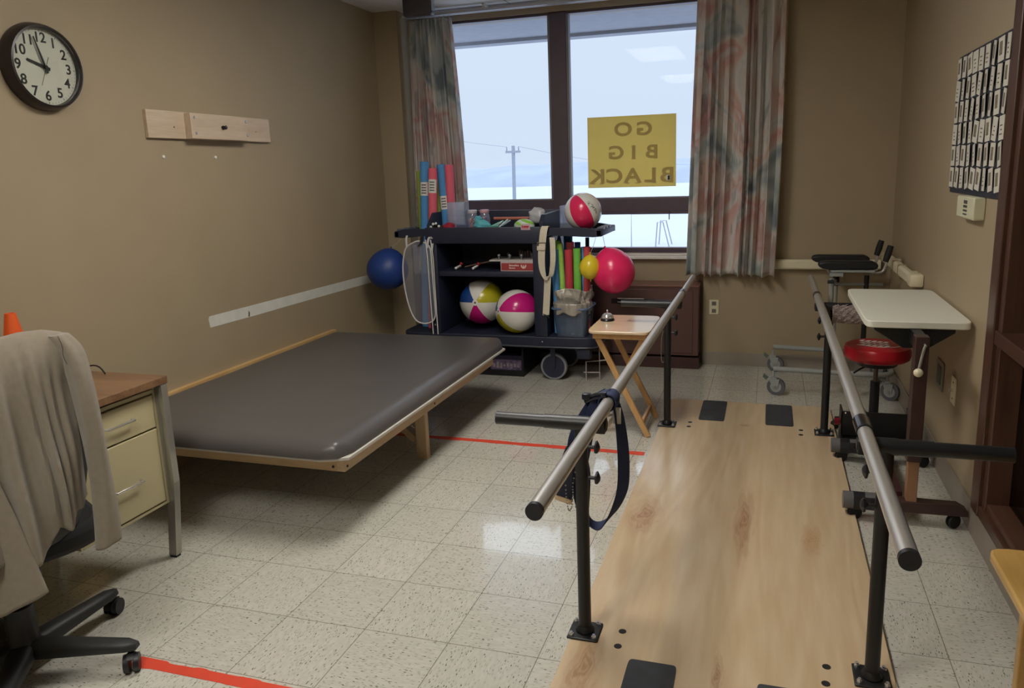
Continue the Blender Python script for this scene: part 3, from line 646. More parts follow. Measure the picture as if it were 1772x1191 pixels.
# ================================================================== MAT TABLE
mt = thing('mat_table', 'wall-mounted therapy mat table with dark grey vinyl mat on pale wood frame', 'mat table', (-.1, 1.5, 0))
pine = wood('pale_pine_frame', (206, 180, 146), (184, 152, 116), .5, 'y', 1.8, amount=.5)
pinex = wood('pale_pine_frame_end', (198, 170, 132), (178, 146, 108), .5, 'x', 1.8, amount=.5)
pinez = wood('pale_pine_post', (208, 182, 146), (190, 160, 122), .5, 'z', 1.8, amount=.5)
link('frame', MB().box(.467, .505, .60, 2.40, .280, .352), pine, mt, bevel=.002)
link('frame', MB().box(-.79, .467, .60, .638, .280, .352), pinex, mt, bevel=.002)
link('frame', MB().box(-.79, .467, 2.362, 2.40, .280, .352), pinex, mt, bevel=.002)
link('frame', MB().box(-.79, -.752, .638, 2.362, .280, .352), pine, mt, bevel=.002)
link('ledger', MB().box(XL, -.768, .30, 2.62, .28, .425), wood('honey_ledger', (206, 174, 118), (186, 148, 94), .4, 'y', 1.8), mt, bevel=.002)
link('base_board', MB().prism([(-.765, .515, .353), (.45, .515, .353), (.555, .56, .353), (.555, 2.50, .353), (.45, 2.575, .353), (-.765, 2.575, .353)], (0, 0, .012)), mat('white_laminate_board', (196, 192, 184), .45), mt, bevel=.001)
def mat_fn():
    mb = MB(); nx, ny = 60, 60; X0, X1, Y0, Y1 = -.765, .545, .505, 2.575; top = []
    r = random.Random(5)
    def edge(d): # rounded height profile
        d = max(0, min(1, d/.075)); return math.sqrt(max(0, 1-(1-d)**2))
    def P(i, j):
        u = i/(nx-1); v = j/(ny-1); su = .5-.5*math.cos(PI*u); sv = .5-.5*math.cos(PI*v)
        x = X0+(X1-X0)*su; y = Y0+(Y1-Y0)*sv
        # chamfered right corners
        dd = min(x-X0, X1-x, y-Y0, Y1-y)
        z = .366+.066*edge(dd+.0001)
        z += .0025*math.exp(-((y-.80-.08*(x+.3))/.015)**2)*math.exp(-((x+.28)/.28)**2) + .0025*math.exp(-((y-.73+.10*(x+.3))/.014)**2)*math.exp(-((x+.30)/.22)**2)
        z += .0018*math.sin(7*x+3*y)*math.sin(5*y)*edge(dd)
        rx = max(0, x-(X1-.10)); 
        if rx > 0:
            for yc, sgn in ((Y0, 1), (Y1, -1)):
                c = (.10-sgn*(y-yc)) if sgn*(y-yc) < .10 else 0
                if c > 0 and rx+c > .10:
                    k = (rx+c-.10)*.5; x -= k*.55; y += sgn*k*.55
        return Vector((x, y, z))
    vs = [[mb.bm.verts.new(P(i, j)) for j in range(ny)] for i in range(nx)]
    for i in range(nx-1):
        for j in range(ny-1): mb.bm.faces.new((vs[i][j], vs[i+1][j], vs[i+1][j+1], vs[i][j+1])).smooth = True
    loop = [vs[i][0] for i in range(nx)]+[vs[nx-1][j] for j in range(1, ny)]+[vs[i][ny-1] for i in range(nx-2, -1, -1)]+[vs[0][j] for j in range(ny-2, 0, -1)]
    lo = [mb.bm.verts.new(Vector((v.co.x, v.co.y, .3655))) for v in loop]; n = len(loop)
    for k in range(n): mb.bm.faces.new((loop[k], loop[(k+1) % n], lo[(k+1) % n], lo[k])).smooth = True
    mb.bm.faces.new(lo)
    return mb
link('mat', mat_fn(), mat('dark_grey_vinyl', (84, 81, 80), .34, var=.03, scale=3, bump=.05, bscale=400), mt, angle=60)
link('leg', MB().box(.405, .466, 1.452, 1.492, 0, .352), pinez, mt, bevel=.003)
link('leg', MB().box(-.60, -.54, 1.452, 1.50, 0, .352), pinez, mt, bevel=.003)
link('brace', MB().obox((.39, 1.47, .10), (.10, 1.47, .345), .035, .012, up=(0, 1, 0)), pinex, mt)
link('hinge_bolt', MB().cyl((.395, 1.445, .19), (.395, 1.425, .185), .006).cyl((.375, 1.44, .205), (.405, 1.44, .175), .004), CHROME, mt)
for yy in (.62, 1.50): link('bolt', MB().cyl((.505, yy, .30), (.507, yy, .30), .006), ink, mt)
link('bolt', MB().cyl((.45, .60, .30), (.45, .597, .30), .006), ink, mt)

# ================================================================== DESK
dk = thing('desk', 'old cream steel desk with wood-grain top and chrome legs against left wall', 'desk', (-.42, -.45, 0))
cream = mat('cream_enamel_steel', (182, 172, 136), .35, var=.03, scale=4)
link('desktop', MB().box(-.795, -.035, -1.15, .272, .735, .765), wood('walnut_laminate', (134, 102, 74), (100, 72, 50), .35, 'x', 2.0), dk, bevel=.003)
ped = link('pedestal', MB().box(-.75, -.085, -.175, .235, .25, .72).box(-.085, -.07, -.175, -.165, .25, .72).box(-.085, -.07, .222, .235, .25, .72).box(-.085, -.07, -.165, .222, .25, .262).box(-.085, -.07, -.165, .222, .705, .72), cream, dk, bevel=.002)
link('modesty_frame', MB().box(-.75, -.07, -1.12, -.175, .68, .72).box(-.76, -.745, -1.12, .235, .3, .72), cream, dk, bevel=.002)
def pull(z, par):
    link('handle', MB().tube([(-.066, -.018, z), (-.047, -.016, z), (-.045, .045, z), (-.047, .105, z), (-.066, .107, z)], .0045, 8), CHROME, par)
for z0, z1, zh in ((.572, .70, .639), (.268, .566, .397)):
    d_ = link('drawer', MB().box(-.083, -.066, -.160, .217, z0, z1), cream, dk, bevel=.003); pull(zh, d_)
lg = mat('satin_chrome_leg', (176, 174, 168), .25, metal=.7)
for xx, yy, dx, dy in ((-.052, .245, -.05, .012), (-.052, -1.12, -.05, -.012), (-.76, .245, .03, .012), (-.76, -1.12, .03, -.012)):
    lgo = link('leg', MB().prism([(xx-.018, yy-.012, .735), (xx+.018, yy-.012, .735), (xx+.018, yy+.018, .735), (xx-.018, yy+.018, .735)], (0, 0, -.40)).prism([(xx-.018, yy-.012, .335), (xx+.018, yy-.012, .335), (xx+.018, yy+.018, .335), (xx-.018, yy+.018, .335)], (dx, dy, -.325)), lg, dk)
    link('foot', MB().box(xx+dx-.016, xx+dx+.016, yy+dy-.010, yy+dy+.014, 0, .012), BLACKR, lgo)
cn = thing('traffic_cone', 'small orange cone standing on the desk behind the draped jacket', 'cone', (-.66, .17, .765))
cone_m = mat('orange_plastic', (226, 92, 30), .45, var=.04)
link('body', MB().lathe([(.060, .77), (.0195, 1.01), (.019, 1.013), (.015, 1.013), (.015, 1.0)], (-.66, .17, 0), 32), cone_m, cn)
link('base', MB().box(-.745, -.575, .085, .255, .765, .775, bev=.003), cone_m, cn)
tag(link('cable', MB().tube([(-.50, .20, .767), (-.44, .255, .775), (-.39, .262, .790), (-.34, .25, .788), (-.30, .235, .768)], .003, 8, sub=6), BLACKR, origin=(-.4, .25, .765)), 'short black cable loop lying on the back of the desktop', 'cable')

# ================================================================== OFFICE CHAIR AND JACKET
CX_, CY_ = .0, -.47
ch = thing('office_chair', 'black swivel office chair on five casters at the desk with jacket over its back', 'office chair', (CX_, CY_, 0))
bk = Vector((.906, -.42, 0)); tn = Vector((.42, .906, 0)); BC = Vector((.2, -.56, 0))
chm = mat('charcoal_chair_plastic', (40, 41, 42), .5, var=.08)
fab = mat('black_seat_fabric', (30, 30, 32), .85, var=.1)
link('hub', MB().lathe([(.028, .05), (.040, .06), (.045, .10), (.044, .135), (.041, .14), (.041, .235), (.034, .24), (.026, .25)], (CX_, CY_, 0), 28), BLACKP, ch)
link('gas_lift', MB().cyl((CX_, CY_, .24), (CX_, CY_, .42), .024), BLACKM, ch)
def caster(par, x, y, R, th, heading, m_w, m_h, axle=.0, zt=None, twin=True, hood=True):
    """swivel caster touching the floor below (x,y)"""
    h = Vector((math.cos(heading), math.sin(heading), 0)); s_ = Vector((-h.y, h.x, 0)); c = Vector((x, y, R))-h*axle
    zt = zt or 2*R+.03
    cs = link('caster', MB().cyl((x, y, R*1.2), (x, y, zt), .009, .009, 10) , m_h, par)
    wb = MB()
    if twin:
        for sg_ in (-1, 1): wb.cyl(c+s_*sg_*th*.25, c+s_*sg_*th*1.0, R, R*.93, 24)
    else: wb.cyl(c-s_*th, c+s_*th, R, R, 28)
    link('wheel', wb, m_w, cs)
    hb = MB()
    if hood and twin:
        pts = [c+h*(R*1.03*math.cos(a))+Vector((0, 0, R*1.03*math.sin(a))) for a in [PI*k/12 for k in range(0, 10)]]
        hb.ribbon(pts, s_*th*.9, .004, 2)
    else:
        for sg_ in (-1, 1):
            o_ = s_*sg_*(th+.005)
            hb.prism([Vector((x, y, R*1.9))+o_+h*R*.45, Vector((x, y, R*1.9))+o_-h*R*.75, c+o_-h*R*.25-Vector((0, 0, R*.15)), c+o_+h*R*.25-Vector((0, 0, R*.15))], s_*sg_*.004)
        hb.box(x-.022, x+.022, y-.022, y+.022, R*1.85, R*2.1, bev=.004)
        link('hub', MB().cyl(c-s_*(th+.009), c+s_*(th+.009), R*.16, None, 12).cyl(c-s_*(th+.002), c+s_*(th+.002), R*.62, None, 20), m_h, cs)
    link('fork', hb, m_h, cs)
    return cs
for k in range(5):
    a = math.radians(18.5+72*k); d = Vector((math.cos(a), math.sin(a), 0)); s_ = Vector((-d.y, d.x, 0)); c0 = Vector((CX_, CY_, 0))
    rows_ = []; mb = MB()
    for t_ in [0, .25, .5, .75, .9, 1.0]:
        r_ = .03+t_*.315; wd = .036-.012*t_; zt = .118-.020*t_-.006*(t_ == 1); zb = .070+.004*t_
        if t_ == 1: wd *= .55
        rows_.append([mb.bm.verts.new(c0+d*r_+s_*q*wd+Vector((0, 0, z_))) for q, z_ in ((-1, zb), (-1, zt-.012), (-.6, zt), (.6, zt), (1, zt-.012), (1, zb))])
    for A, B in zip(rows_, rows_[1:]):
        for i in range(6): mb.bm.faces.new((A[i], A[(i+1) % 6], B[(i+1) % 6], B[i])).smooth = True
    mb.bm.faces.new(rows_[0]); mb.bm.faces.new(rows_[-1])
    link('base_arm', mb, chm, ch, angle=50)
    caster(ch, CX_+d.x*.322, CY_+d.y*.322, .030, .022, a+(1.9 if k == 0 else 2.4+k), BLACKP, chm, axle=.012, zt=.09)
# seat and backrest
def se_pts(a, b_, n=28, e=.55):
    return [(a*abs(math.cos(t))**e*(1 if math.cos(t) >= 0 else -1), b_*abs(math.sin(t))**e*(1 if math.sin(t) >= 0 else -1)) for t in [2*PI*k/n for k in range(n)]]
sc_ = Vector((CX_-.03, CY_+.014, 0))
mb = MB()
mb.prism([sc_+bk*p[0]+tn*p[1]+Vector((0, 0, .42)) for p in se_pts(.235, .245)], (0, 0, .075), smooth=True)
link('seat', mb, fab, ch, bevel=.022)
link('seat_plate', MB().box(CX_-.1, CX_+.1, CY_-.1, CY_+.1, .385, .42), BLACKM, ch, bevel=.006)
link('lever', MB().tube([(CX_+.05, CY_+.05, .40), (CX_+.13, CY_+.16, .395), (CX_+.16, CY_+.20, .39)], .006, 8), BLACKP, ch)
mb = MB(); rws = []
for i in range(15):
    v = i/14; z = .455+v*.605; hw = .145+.085*math.sin(min(1, v*1.5)*PI/2) if v < .9 else .23-.06*((v-.9)/.1)**2
    if v < .1: hw -= .04*(1-v/.1)**2
    row = []
    for q in range(16):
        a = 2*PI*q/16; cu = math.cos(a); sn_ = math.sin(a)
        u = hw*abs(cu)**.7*(1 if cu >= 0 else -1); th_ = (.028 if 0 < i < 14 else .014)*sn_
        row.append(mb.bm.verts.new(BC+tn*u+bk*(th_-.030+.05*(u/.23)**2*-1+.02*v)+Vector((0, 0, z))))
    rws.append(row)
for A, B in zip(rws, rws[1:]):
    for q in range(16): mb.bm.faces.new((A[q], A[(q+1) % 16], B[(q+1) % 16], B[q])).smooth = True
mb.bm.faces.new(rws[0]); mb.bm.faces.new(rws[-1])
link('backrest', mb, mat('black_chair_back', (34, 35, 36), .5, var=.08), ch, subsurf=1)
link('back_bracket', MB().obox(Vector((CX_, CY_, .40)), BC+Vector((0, 0, .40))-bk*.01, .06, .02).obox(BC+Vector((0, 0, .40))-bk*.01, BC+Vector((0, 0, .60))-bk*.01, .06, .02, up=tuple(bk)), BLACKM, ch, bevel=.004)

jk = thing('jacket', 'beige grey knit jacket draped over the office chair back', 'jacket', (BC.x, BC.y, 1.08))
knit = mat('beige_grey_knit', (134, 124, 108), .9, var=.06, scale=60, bump=.35, bscale=900, sheen=.3)
def lerp_tab(tab, x):
    if x <= tab[0][0]: return tab[0][1]
    for (a, b_), (c, d) in zip(tab, tab[1:]):
        if x <= c: return b_+(d-b_)*(x-a)/(c-a)
    return tab[-1][1]
# back panel: hem height and fold depth by sideways position u
hem = [(-.45, .50), (-.05, .50), (.0, .475), (.03, .478), (.055, .50), (.075, .555), (.10, .535), (.118, .532), (.128, .572), (.165, .578), (.20, .60)]
topz = [(-.45, 1.06), (-.2, 1.075), (.0, 1.095), (.08, 1.105), (.14, 1.103), (.19, 1.088), (.21, 1.06)]
def fold(u, v):
    # hanging folds: ridges that widen and deepen toward the hem
    f = 0
    for uc, wd, am, lean in ((-.30, .035, .030, -.03), (-.2, .03, .030, -.02), (-.09, .025, .025, 0), (-.01, .020, .040, .015), (.045, .012, .026, .03), (.078, .011, .030, .025), (.115, .012, .026, .012), (.155, .018, .020, .005)):
        f += am*math.exp(-((u-uc-lean*v)/(wd*(.55+.6*v)))**2)*min(1, max(0, v-.06)*1.7)
    return f
def back_fn(u, v):
    U = -.42+u*(.20+.42)
    tz = lerp_tab(topz, U); hz = lerp_tab(hem, U)
    s_ = v*1.08-.08
    if s_ < 0:   # over the top toward the seat side
        k = -s_/.08; z = tz-.10*k*k; off = -.02-.075*math.sin(k*PI/2)
    else:
        z = tz+(hz-tz)*s_; off = -.02+.055*(1-math.exp(-s_*14))+fold(U, s_)*1.5+.012*math.sin(9*s_+U*14)*s_
    U2 = U*(1-.06*math.exp(-s_*9)) if s_ >= 0 else U*.94
    if U > .10 and s_ > 0:
        w_ = min(1, s_*3.5); U2 = .10+(U2-.10)*(1-.26*w_); off -= .030*w_*((U-.10)/.10)
    return BC+tn*U2+bk*off+Vector((0, 0, z))
link('body', MB().grid(back_fn, 110, 70), knit, jk, solid=.004, angle=80)
def sleeve(cps, radii, nm, twist=0.0, lab=None):
    P = smooth_path([Vector(p) for p in cps], 6); Rr = smooth_path([Vector((r[0], r[1], 0)) for r in radii], 6); mb = MB(); rr = []
    for i, (p, r) in enumerate(zip(P, Rr)):
        c = BC+tn*p.x+bk*p.y+Vector((0, 0, p.z)); v = i/(len(P)-1); row = []
        for k in range(26):
            a = 2*PI*k/26; w_ = 1+.10*math.sin(3*a+5*v+1)+.06*math.sin(5*a-9*v)
            row.append(mb.bm.verts.new(c+tn*(r.x*math.cos(a)*w_)+bk*(r.y*math.sin(a)*w_)+Vector((0, 0, .010*math.cos(a)*v))))
        rr.append(row)
    for A, B in zip(rr, rr[1:]):
        for k in range(26): mb.bm.faces.new((A[k], A[(k+1) % 26], B[(k+1) % 26], B[k])).smooth = True
    mb.bm.faces.new(rr[0])
    return link(nm, mb, knit, jk, solid=.003, angle=80)
sleeve([(.165, -.01, 1.085), (.188, .01, 1.03), (.197, .030, .93), (.202, .040, .80), (.203, .045, .66), (.200, .05, .53), (.194, .052, .455)],
       [(.024, .030), (.030, .036), (.028, .036), (.026, .034), (.027, .032), (.030, .032), (.033, .030)], 'sleeve')
# near front panel hanging lower at the left
def front_fn(u, v):
    U0 = -.40; a = [(0, -.08), (.3, -.05), (.6, -.02), (1, .012)]
    U1 = lerp_tab(a, v); U = U0+(U1-U0)*u
    z = .93+(.365-.02*(1-u)*3*.1-.93)*v; z = .93-(.93-(.405-.050*min(1, (1-u)*4.5)))*v
    off = .055+.035*v+.030*math.sin(U*30+1.2)*v+.020*u*(1-v)*-1
    return BC+tn*U+bk*off+Vector((0, 0, z))
link('front_panel', MB().grid(front_fn, 50, 50), knit, jk, solid=.004, angle=80)
link('seam', MB().tube([BC+tn*.150+bk*.050+Vector((0, 0, 1.092)), BC+tn*.156+bk*.053+Vector((0, 0, 1.06)), BC+tn*.154+bk*.056+Vector((0, 0, 1.035)), BC+tn*.160+bk*.056+Vector((0, 0, 1.01))], .0008, 5, sub=4), ink, jk)

# ================================================================== PARALLEL BARS
pb = thing('parallel_bars', 'pair of steel walking bars on black posts bolted to a birch plywood platform', 'parallel bars', (2.08, 1.2, 0))
ply = wood('birch_plywood', (210, 190, 158), (188, 160, 124), .30, 'y', .8, amount=.75, coat=.35, lines=60,
           knots=[(a-2.08, b-1.2, c, d, e_) for a, b, c, d, e_ in ((2.115, 1.05, .050, .36, (140, 92, 62)), (1.70, 1.02, .08, .20, (150, 106, 78)), (2.38, .95, .05, .15, (176, 136, 92)), (1.68, -.05, .06, .22, (150, 108, 72)), (2.07, .02, .02, .12, (140, 96, 60)), (2.08, 2.28, .04, .03, (150, 104, 66)))])
link('platform', MB().box(1.606, 2.566, -.60, 2.715, .002, .022), ply, pb, bevel=.001)
def bar(x, y0, yc, y1):
    b_ = link('bar', MB().cyl((x, y0+.012, .765), (x, yc, .765), .020, None, 28).cyl((x, yc, .765), (x, y1, .765), .0175, None, 28), STEEL, pb)
    link('end_cap', MB().cyl((x, y0, .765), (x, y0+.013, .765), .0205, None, 28), BLACKP, b_)
    link('end_cap', MB().cyl((x, y1, .765), (x, y1+.006, .765), .0175, None, 28), GREYM, b_)
    cs = mat('collar_steel', (120, 122, 132), .22, metal=1.0)
    link('collar', MB().lathe([(.0205, -.03), (.0225, -.03), (.0225, .03), (.0205, .03)], (x, yc, .765), 28, Matrix.Rotation(PI/2, 3, 'X')), cs, b_)
    return b_
bL = bar(1.704, -.54, 2.40, 3.06); bR = bar(2.448, -.575, 2.40, 3.12)
link('collar', MB().lathe([(.0205, -.045), (.0228, -.045), (.0228, .045), (.0205, .045)], (2.448, .19, .765), 28, Matrix.Rotation(PI/2, 3, 'X')), mat('collar_steel', (0, 0, 0)), bR)
link('collar', MB().lathe([(.0230, -.005), (.0234, -.005), (.0234, .005), (.0230, .005)], (2.448, .14, .765), 28, Matrix.Rotation(PI/2, 3, 'X')), BLACKP, bR)
for x, y, sg_, xo, nm in ((1.645, .136, -1, 1.372, 'near left'), (1.645, 2.205, -1, 1.381, 'far left'), (2.502, .122, 1, 2.806, 'near right'), (2.503, 2.235, 1, 2.70, 'far right')):
    p_ = link('post', MB().cyl((x, y, .03), (x, y, .745), .0205, None, 24), BLACKM, pb)
    link('weld_collar', MB().lathe([(.030, .032), (.030, .036), (.0215, .050), (.0205, .05)], (x, y, 0), 24), BLACKM, p_)
    xb = 1.704 if sg_ < 0 else 2.448
    arm = link('cross_arm', MB().cyl((x-sg_*.0+sg_*.08, y, .735), (xb-sg_*.022, y, .735), .0165, None, 22).cyl((x+sg_*.02, y, .735), (x+sg_*.115, y, .735), .0222, None, 22).cyl((x+sg_*.10, y, .735), (xo-sg_*.004, y, .735), .0200, None, 22), BLACKM, pb)
    link('sleeve_clamp', MB().cyl((x-.028, y, .735), (x+.028, y, .735), .0235, None, 22), BLACKM, p_)
    link('end_cap', MB().cyl((xo-sg_*.004, y, .735), (xo, y, .735), .0205, None, 22), BLACKP, arm)
    link('bar_saddle', MB().box(xb-.020, xb+.020, y-.022, y+.022, .712, .752), BLACKM, arm, bevel=.003)
    bp_ = link('base_plate', MB().box(x-.050, x+.050, y-.050, y+.050, .022, .030), BLACKM, pb, bevel=.003)
    for dx in (-.037, .037):
        for dy in (-.037, .037):
            link('bolt', MB().cyl((x+dx, y+dy, .030), (x+dx, y+dy, .037), .0085, None, 6).cyl((x+dx, y+dy, .037), (x+dx, y+dy, .043), .005, None, 10), CHROME, bp_)
    for zz in ((.66, .57) if y > 1 else (.66, .56)):
        link('knob', MB().cyl((x-sg_*.018, y, zz), (x-sg_*.045, y, zz), .006, None, 10).lathe([(.006, 0), (.020, .004), (.022, .010), (.012, .016), (.006, .018)], (x-sg_*.040, y, zz), 5, frame((0, 1, 0), (0, 0, 1), (0, 0, 0)).to_3x3() if sg_ < 0 else frame((0, -1, 0), (0, 0, 1), (0, 0, 0)).to_3x3(), smooth=False), BLACKP, p_)
pad_m = mat('black_grip_pad', (54, 57, 62), .75, var=.25, scale=14)
for n_i, (x0, x1, y0, y1) in enumerate(((1.812, 1.960, 2.325, 2.712), (2.192, 2.347, 2.309, 2.703), (1.807, 1.953, -.36, .035), (2.184, 2.335, -.38, .015))):
    link('grip_pad', MB().prism([((x0+x1)/2+p[0], (y0+y1)/2+p[1], .0222) for p in se_pts((x1-x0)/2, (y1-y0)/2, 48, .12)], (0, 0, .0025)), pad_m, pb)
for x, y in ((1.770, 2.272), (1.770, 2.195), (2.384, 2.259), (2.381, 2.182), (1.762, .168), (1.762, .088), (2.381, .144), (2.374, .065)):
    link('bolt_hole', MB().lathe([(.0125, .0222), (.0125, .0232), (.008, .0232), (0, .0228)], (x, y, 0), 16), ink, pb)
# small padded block on a bead chain
bc_ = link('padded_block', MB().prism([(1.548, .17, .474), (1.600, .17, .462), (1.612, .17, .60), (1.585, .17, .64), (1.555, .17, .56)], (0, .02, 0)), mat('navy_fabric_block', (30, 34, 52), .8), pb, bevel=.003)
link('wood_edge', MB().prism([(1.548, .165, .474), (1.600, .165, .462), (1.599, .165, .448), (1.546, .165, .461)], (0, .03, 0)), pine, bc_)
mb = MB(); cpts = smooth_path([Vector(p) for p in ((1.588, .15, .60), (1.588, .15, .52), (1.590, .15, .47), (1.596, .15, .437), (1.606, .15, .45), (1.611, .15, .49), (1.612, .15, .53), (1.628, .15, .60))], 8)
for p_ in cpts[::2]: mb.sphere(p_, .0028, 8, 5)
link('bead_chain', mb, mat('steel_beads', (150, 148, 140), .3, metal=1.0), pb)

blt = thing('gait_belt', 'navy blue webbing gait belt knotted over the near end of left bar', 'belt', (1.704, .30, .77))
navy = mat('navy_webbing', (38, 50, 84), .75, var=.08, scale=80, bump=.3, bscale=700)
YL = .285
link('webbing', MB().ribbon([(1.690, YL, .795), (1.716, YL, .780), (1.732, YL+.003, .725), (1.742, YL+.006, .644), (1.747, YL+.008, .551), (1.741, YL+.008, .456), (1.708, YL+.004, .371), (1.666, YL-.004, .327), (1.625, YL-.012, .352), (1.604, YL-.018, .418), (1.603, YL-.022, .491), (1.622, YL-.026, .575), (1.640, YL-.03, .66), (1.652, YL-.02, .735), (1.664, YL, .785)],
     [(.010, .026, .004), (.012, .026, 0), (.022, .028, 0), (.030, .026, 0), (.034, .024, 0), (.032, .026, .0), (.022, .034, .01), (.004, .040, .014), (.016, .036, -.010), (.032, .024, 0), (.034, .02, 0), (.032, .02, 0), (.03, .02, 0), (.03, .016, 0), (.022, .022, 0)], .003, 8), navy, blt, label='long loop hanging below the bar')
link('webbing', MB().ribbon([(1.700, YL+.02, .794), (1.660, YL+.005, .782), (1.630, YL-.01, .735), (1.597, YL-.02, .66), (1.588, YL-.03, .59), (1.598, YL-.03, .52), (1.612, YL-.035, .44), (1.606, YL-.035, .40)],
     [(.004, .03, 0), (.01, .03, 0), (.03, .012, .004), (.040, .008, .006), (.040, .006, 0), (.034, .006, 0), (.03, .006, 0), (.028, .006, 0)], .003, 8).ribbon([(1.676, YL+.03, .79), (1.640, YL+.02, .76), (1.615, YL+.015, .68), (1.606, YL+.01, .58), (1.618, YL+.01, .50), (1.612, YL+.01, .38)], [(.01, .03, 0), (.02, .02, 0), (.035, .01, 0), (.035, .01, 0), (.03, .01, 0), (.03, .01, 0)], .003, 8), navy, blt, label='folded tail bunched left of the post')
link('wrap', MB().ribbon([(1.704+.0245*math.cos(a), YL+.02+.01*math.sin(a), .765+.0245*math.sin(a)) for a in [k*PI/6 for k in range(12)]], (0, .040, 0), .004, 4, closed=True).ribbon([(1.704+.0275*math.cos(a), YL-.012+.004*math.cos(a), .765+.0275*math.sin(a)) for a in [k*PI/6 for k in range(12)]], (.004, .036, 0), .004, 4, closed=True), navy, blt)
link('buckle', MB().tube([(1.625, YL-.02, .775), (1.665, YL-.025, .792), (1.700, YL-.03, .798), (1.700, YL-.03, .788), (1.660, YL-.025, .778), (1.628, YL-.02, .762)], .005, 8, closed=True).box(1.618, 1.648, YL-.03, YL-.005, .770, .792, bev=.006), mat('black_buckle', (26, 28, 40), .3), blt)
link('tag', MB().box(1.716, 1.742, YL-.006, YL-.002, .690, .745, bev=.001), mat('translucent_tag', (205, 200, 190), .4), blt)
shp = thing('lambswool_cover', 'fuzzy greyish pink lambswool cover wrapped around the far right cross arm', 'padding', (2.6, 2.23, .70))
fz = mat('fuzzy_lambswool', (150, 136, 132), .95, var=.35, scale=45, bump=.9, bscale=130)
mb = MB()
def wool(u, v):
    a = 2*PI*v; r1 = .034; cx_ = 2.515+u*.215; rz = .050; k = .9
    cc, ss = math.cos(a), math.sin(a)
    n_ = .003*math.sin(37*u+11*a)+.002*math.sin(83*u-17*a)
    return (cx_, 2.235+(r1+n_)*abs(cc)**k*(1 if cc > 0 else -1), .700+(rz+n_)*abs(ss)**.7*(1 if ss > 0 else -1))
mb.grid(wool, 50, 40)
link('sleeve', mb, fz, shp, solid=.004)

# ================================================================== FOLDING TRAY TABLE AND BELL
tt = thing('folding_tray_table', 'light wood folding tray table with crossed legs beside the left bar', 'tray table', (1.40, 2.2, 0))
tw = wood('light_tray_wood', (222, 202, 172), (202, 176, 140), .28, 'x', 1.6, amount=.5, coat=.4)
tw2 = wood('honey_leg_wood', (206, 166, 112), (180, 136, 84), .4, 'z', 1.8, amount=.5)
mb = MB(); mb.prism([(1.405+p[0], 2.20+p[1], .603) for p in se_pts(.175, .24, 40, .22)], (0, 0, .017), smooth=True)
link('tabletop', mb, tw, tt, bevel=.004)
for y in (2.009, 2.391): link('apron', MB().box(1.255, 1.555, y-.009, y+.009, .568, .603), tw2, tt, bevel=.002)
for y, off in ((2.03, 0), (2.37, 0)):
    link('leg', MB().obox((1.262, y, .60), (1.560, y, .004), .018, .032, up=(1, 0, 0)), tw2, tt, bevel=.002)
for y in (2.055, 2.345):
    link('leg', MB().obox((1.548, y, .60), (1.250, y, .004), .018, .032, up=(1, 0, 0)), tw2, tt, bevel=.002)
link('rung', MB().box(1.515, 1.530, 2.039, 2.361, .055, .09), tw2, tt, bevel=.002)
link('rung', MB().box(1.28, 1.295, 2.064, 2.336, .055, .09), tw2, tt, bevel=.002)
be = thing('call_bell', 'chrome desk call bell on the folding tray table', 'bell', (1.287, 2.26, .62))
link('base', MB().lathe([(.040, .6205), (.042, .623), (.040, .630), (.036, .634)], (1.287, 2.26, 0), 32), mat('black_bell_base', (24, 22, 22), .3), be)
link('dome', MB().lathe([(.036, .636), (.035, .645), (.028, .657), (.016, .664), (.006, .666), (0, .666)], (1.287, 2.26, 0), 32), CHROME, be)
link('button', MB().cyl((1.287, 2.26, .664), (1.287, 2.26, .678), .0035).sphere((1.287, 2.26, .679), .006, 12, 8), CHROME, be)

# ================================================================== HEATER CABINET
ht = thing('heater_cabinet', 'low brown metal heater cabinet against wall below the window', 'heater', (1.0, 3.6, 0))
hm = mat('brown_enamel', (92, 64, 60), .38, var=.05)
link('body', MB().box(.20, 1.70, 3.55, 3.755, .10, .632), hm, ht, bevel=.004)
link('plinth', MB().box(.20, 1.705, 3.545, 3.755, 0, .085), mat('dark_brown_enamel', (70, 46, 44), .4), ht, bevel=.003)
link('top_edge', MB().box(.20, 1.705, 3.54, 3.755, .622, .636), mat('light_brown_edge', (130, 92, 80), .35), ht, bevel=.002)
link('front_panel', MB().box(.22, 1.66, 3.543, 3.55, .12, .600), hm, ht, bevel=.003)
link('grille_handle', MB().box(1.10, 1.30, 3.525, 3.543, .528, .534).box(1.10, 1.30, 3.530, 3.543, .500, .506), CHROME, ht, bevel=.001)
link('recess', MB().box(1.05, 1.38, 3.538, 3.544, .488, .526), mat('recess_dark', (30, 22, 26), .6), ht)
tag(link('chain', MB().tube([(1.445, 3.535, .29), (1.435, 3.53, .24), (1.430, 3.53, .15), (1.433, 3.53, .06), (1.448, 3.53, .05), (1.455, 3.53, .12), (1.458, 3.53, .22), (1.45, 3.535, .29)], .003, 6, sub=5), mat('pale_chain', (180, 170, 160), .4, metal=.6), origin=(1.44, 3.53, .29)), 'thin pale pull chain hanging down the front of the brown heater', 'chain')

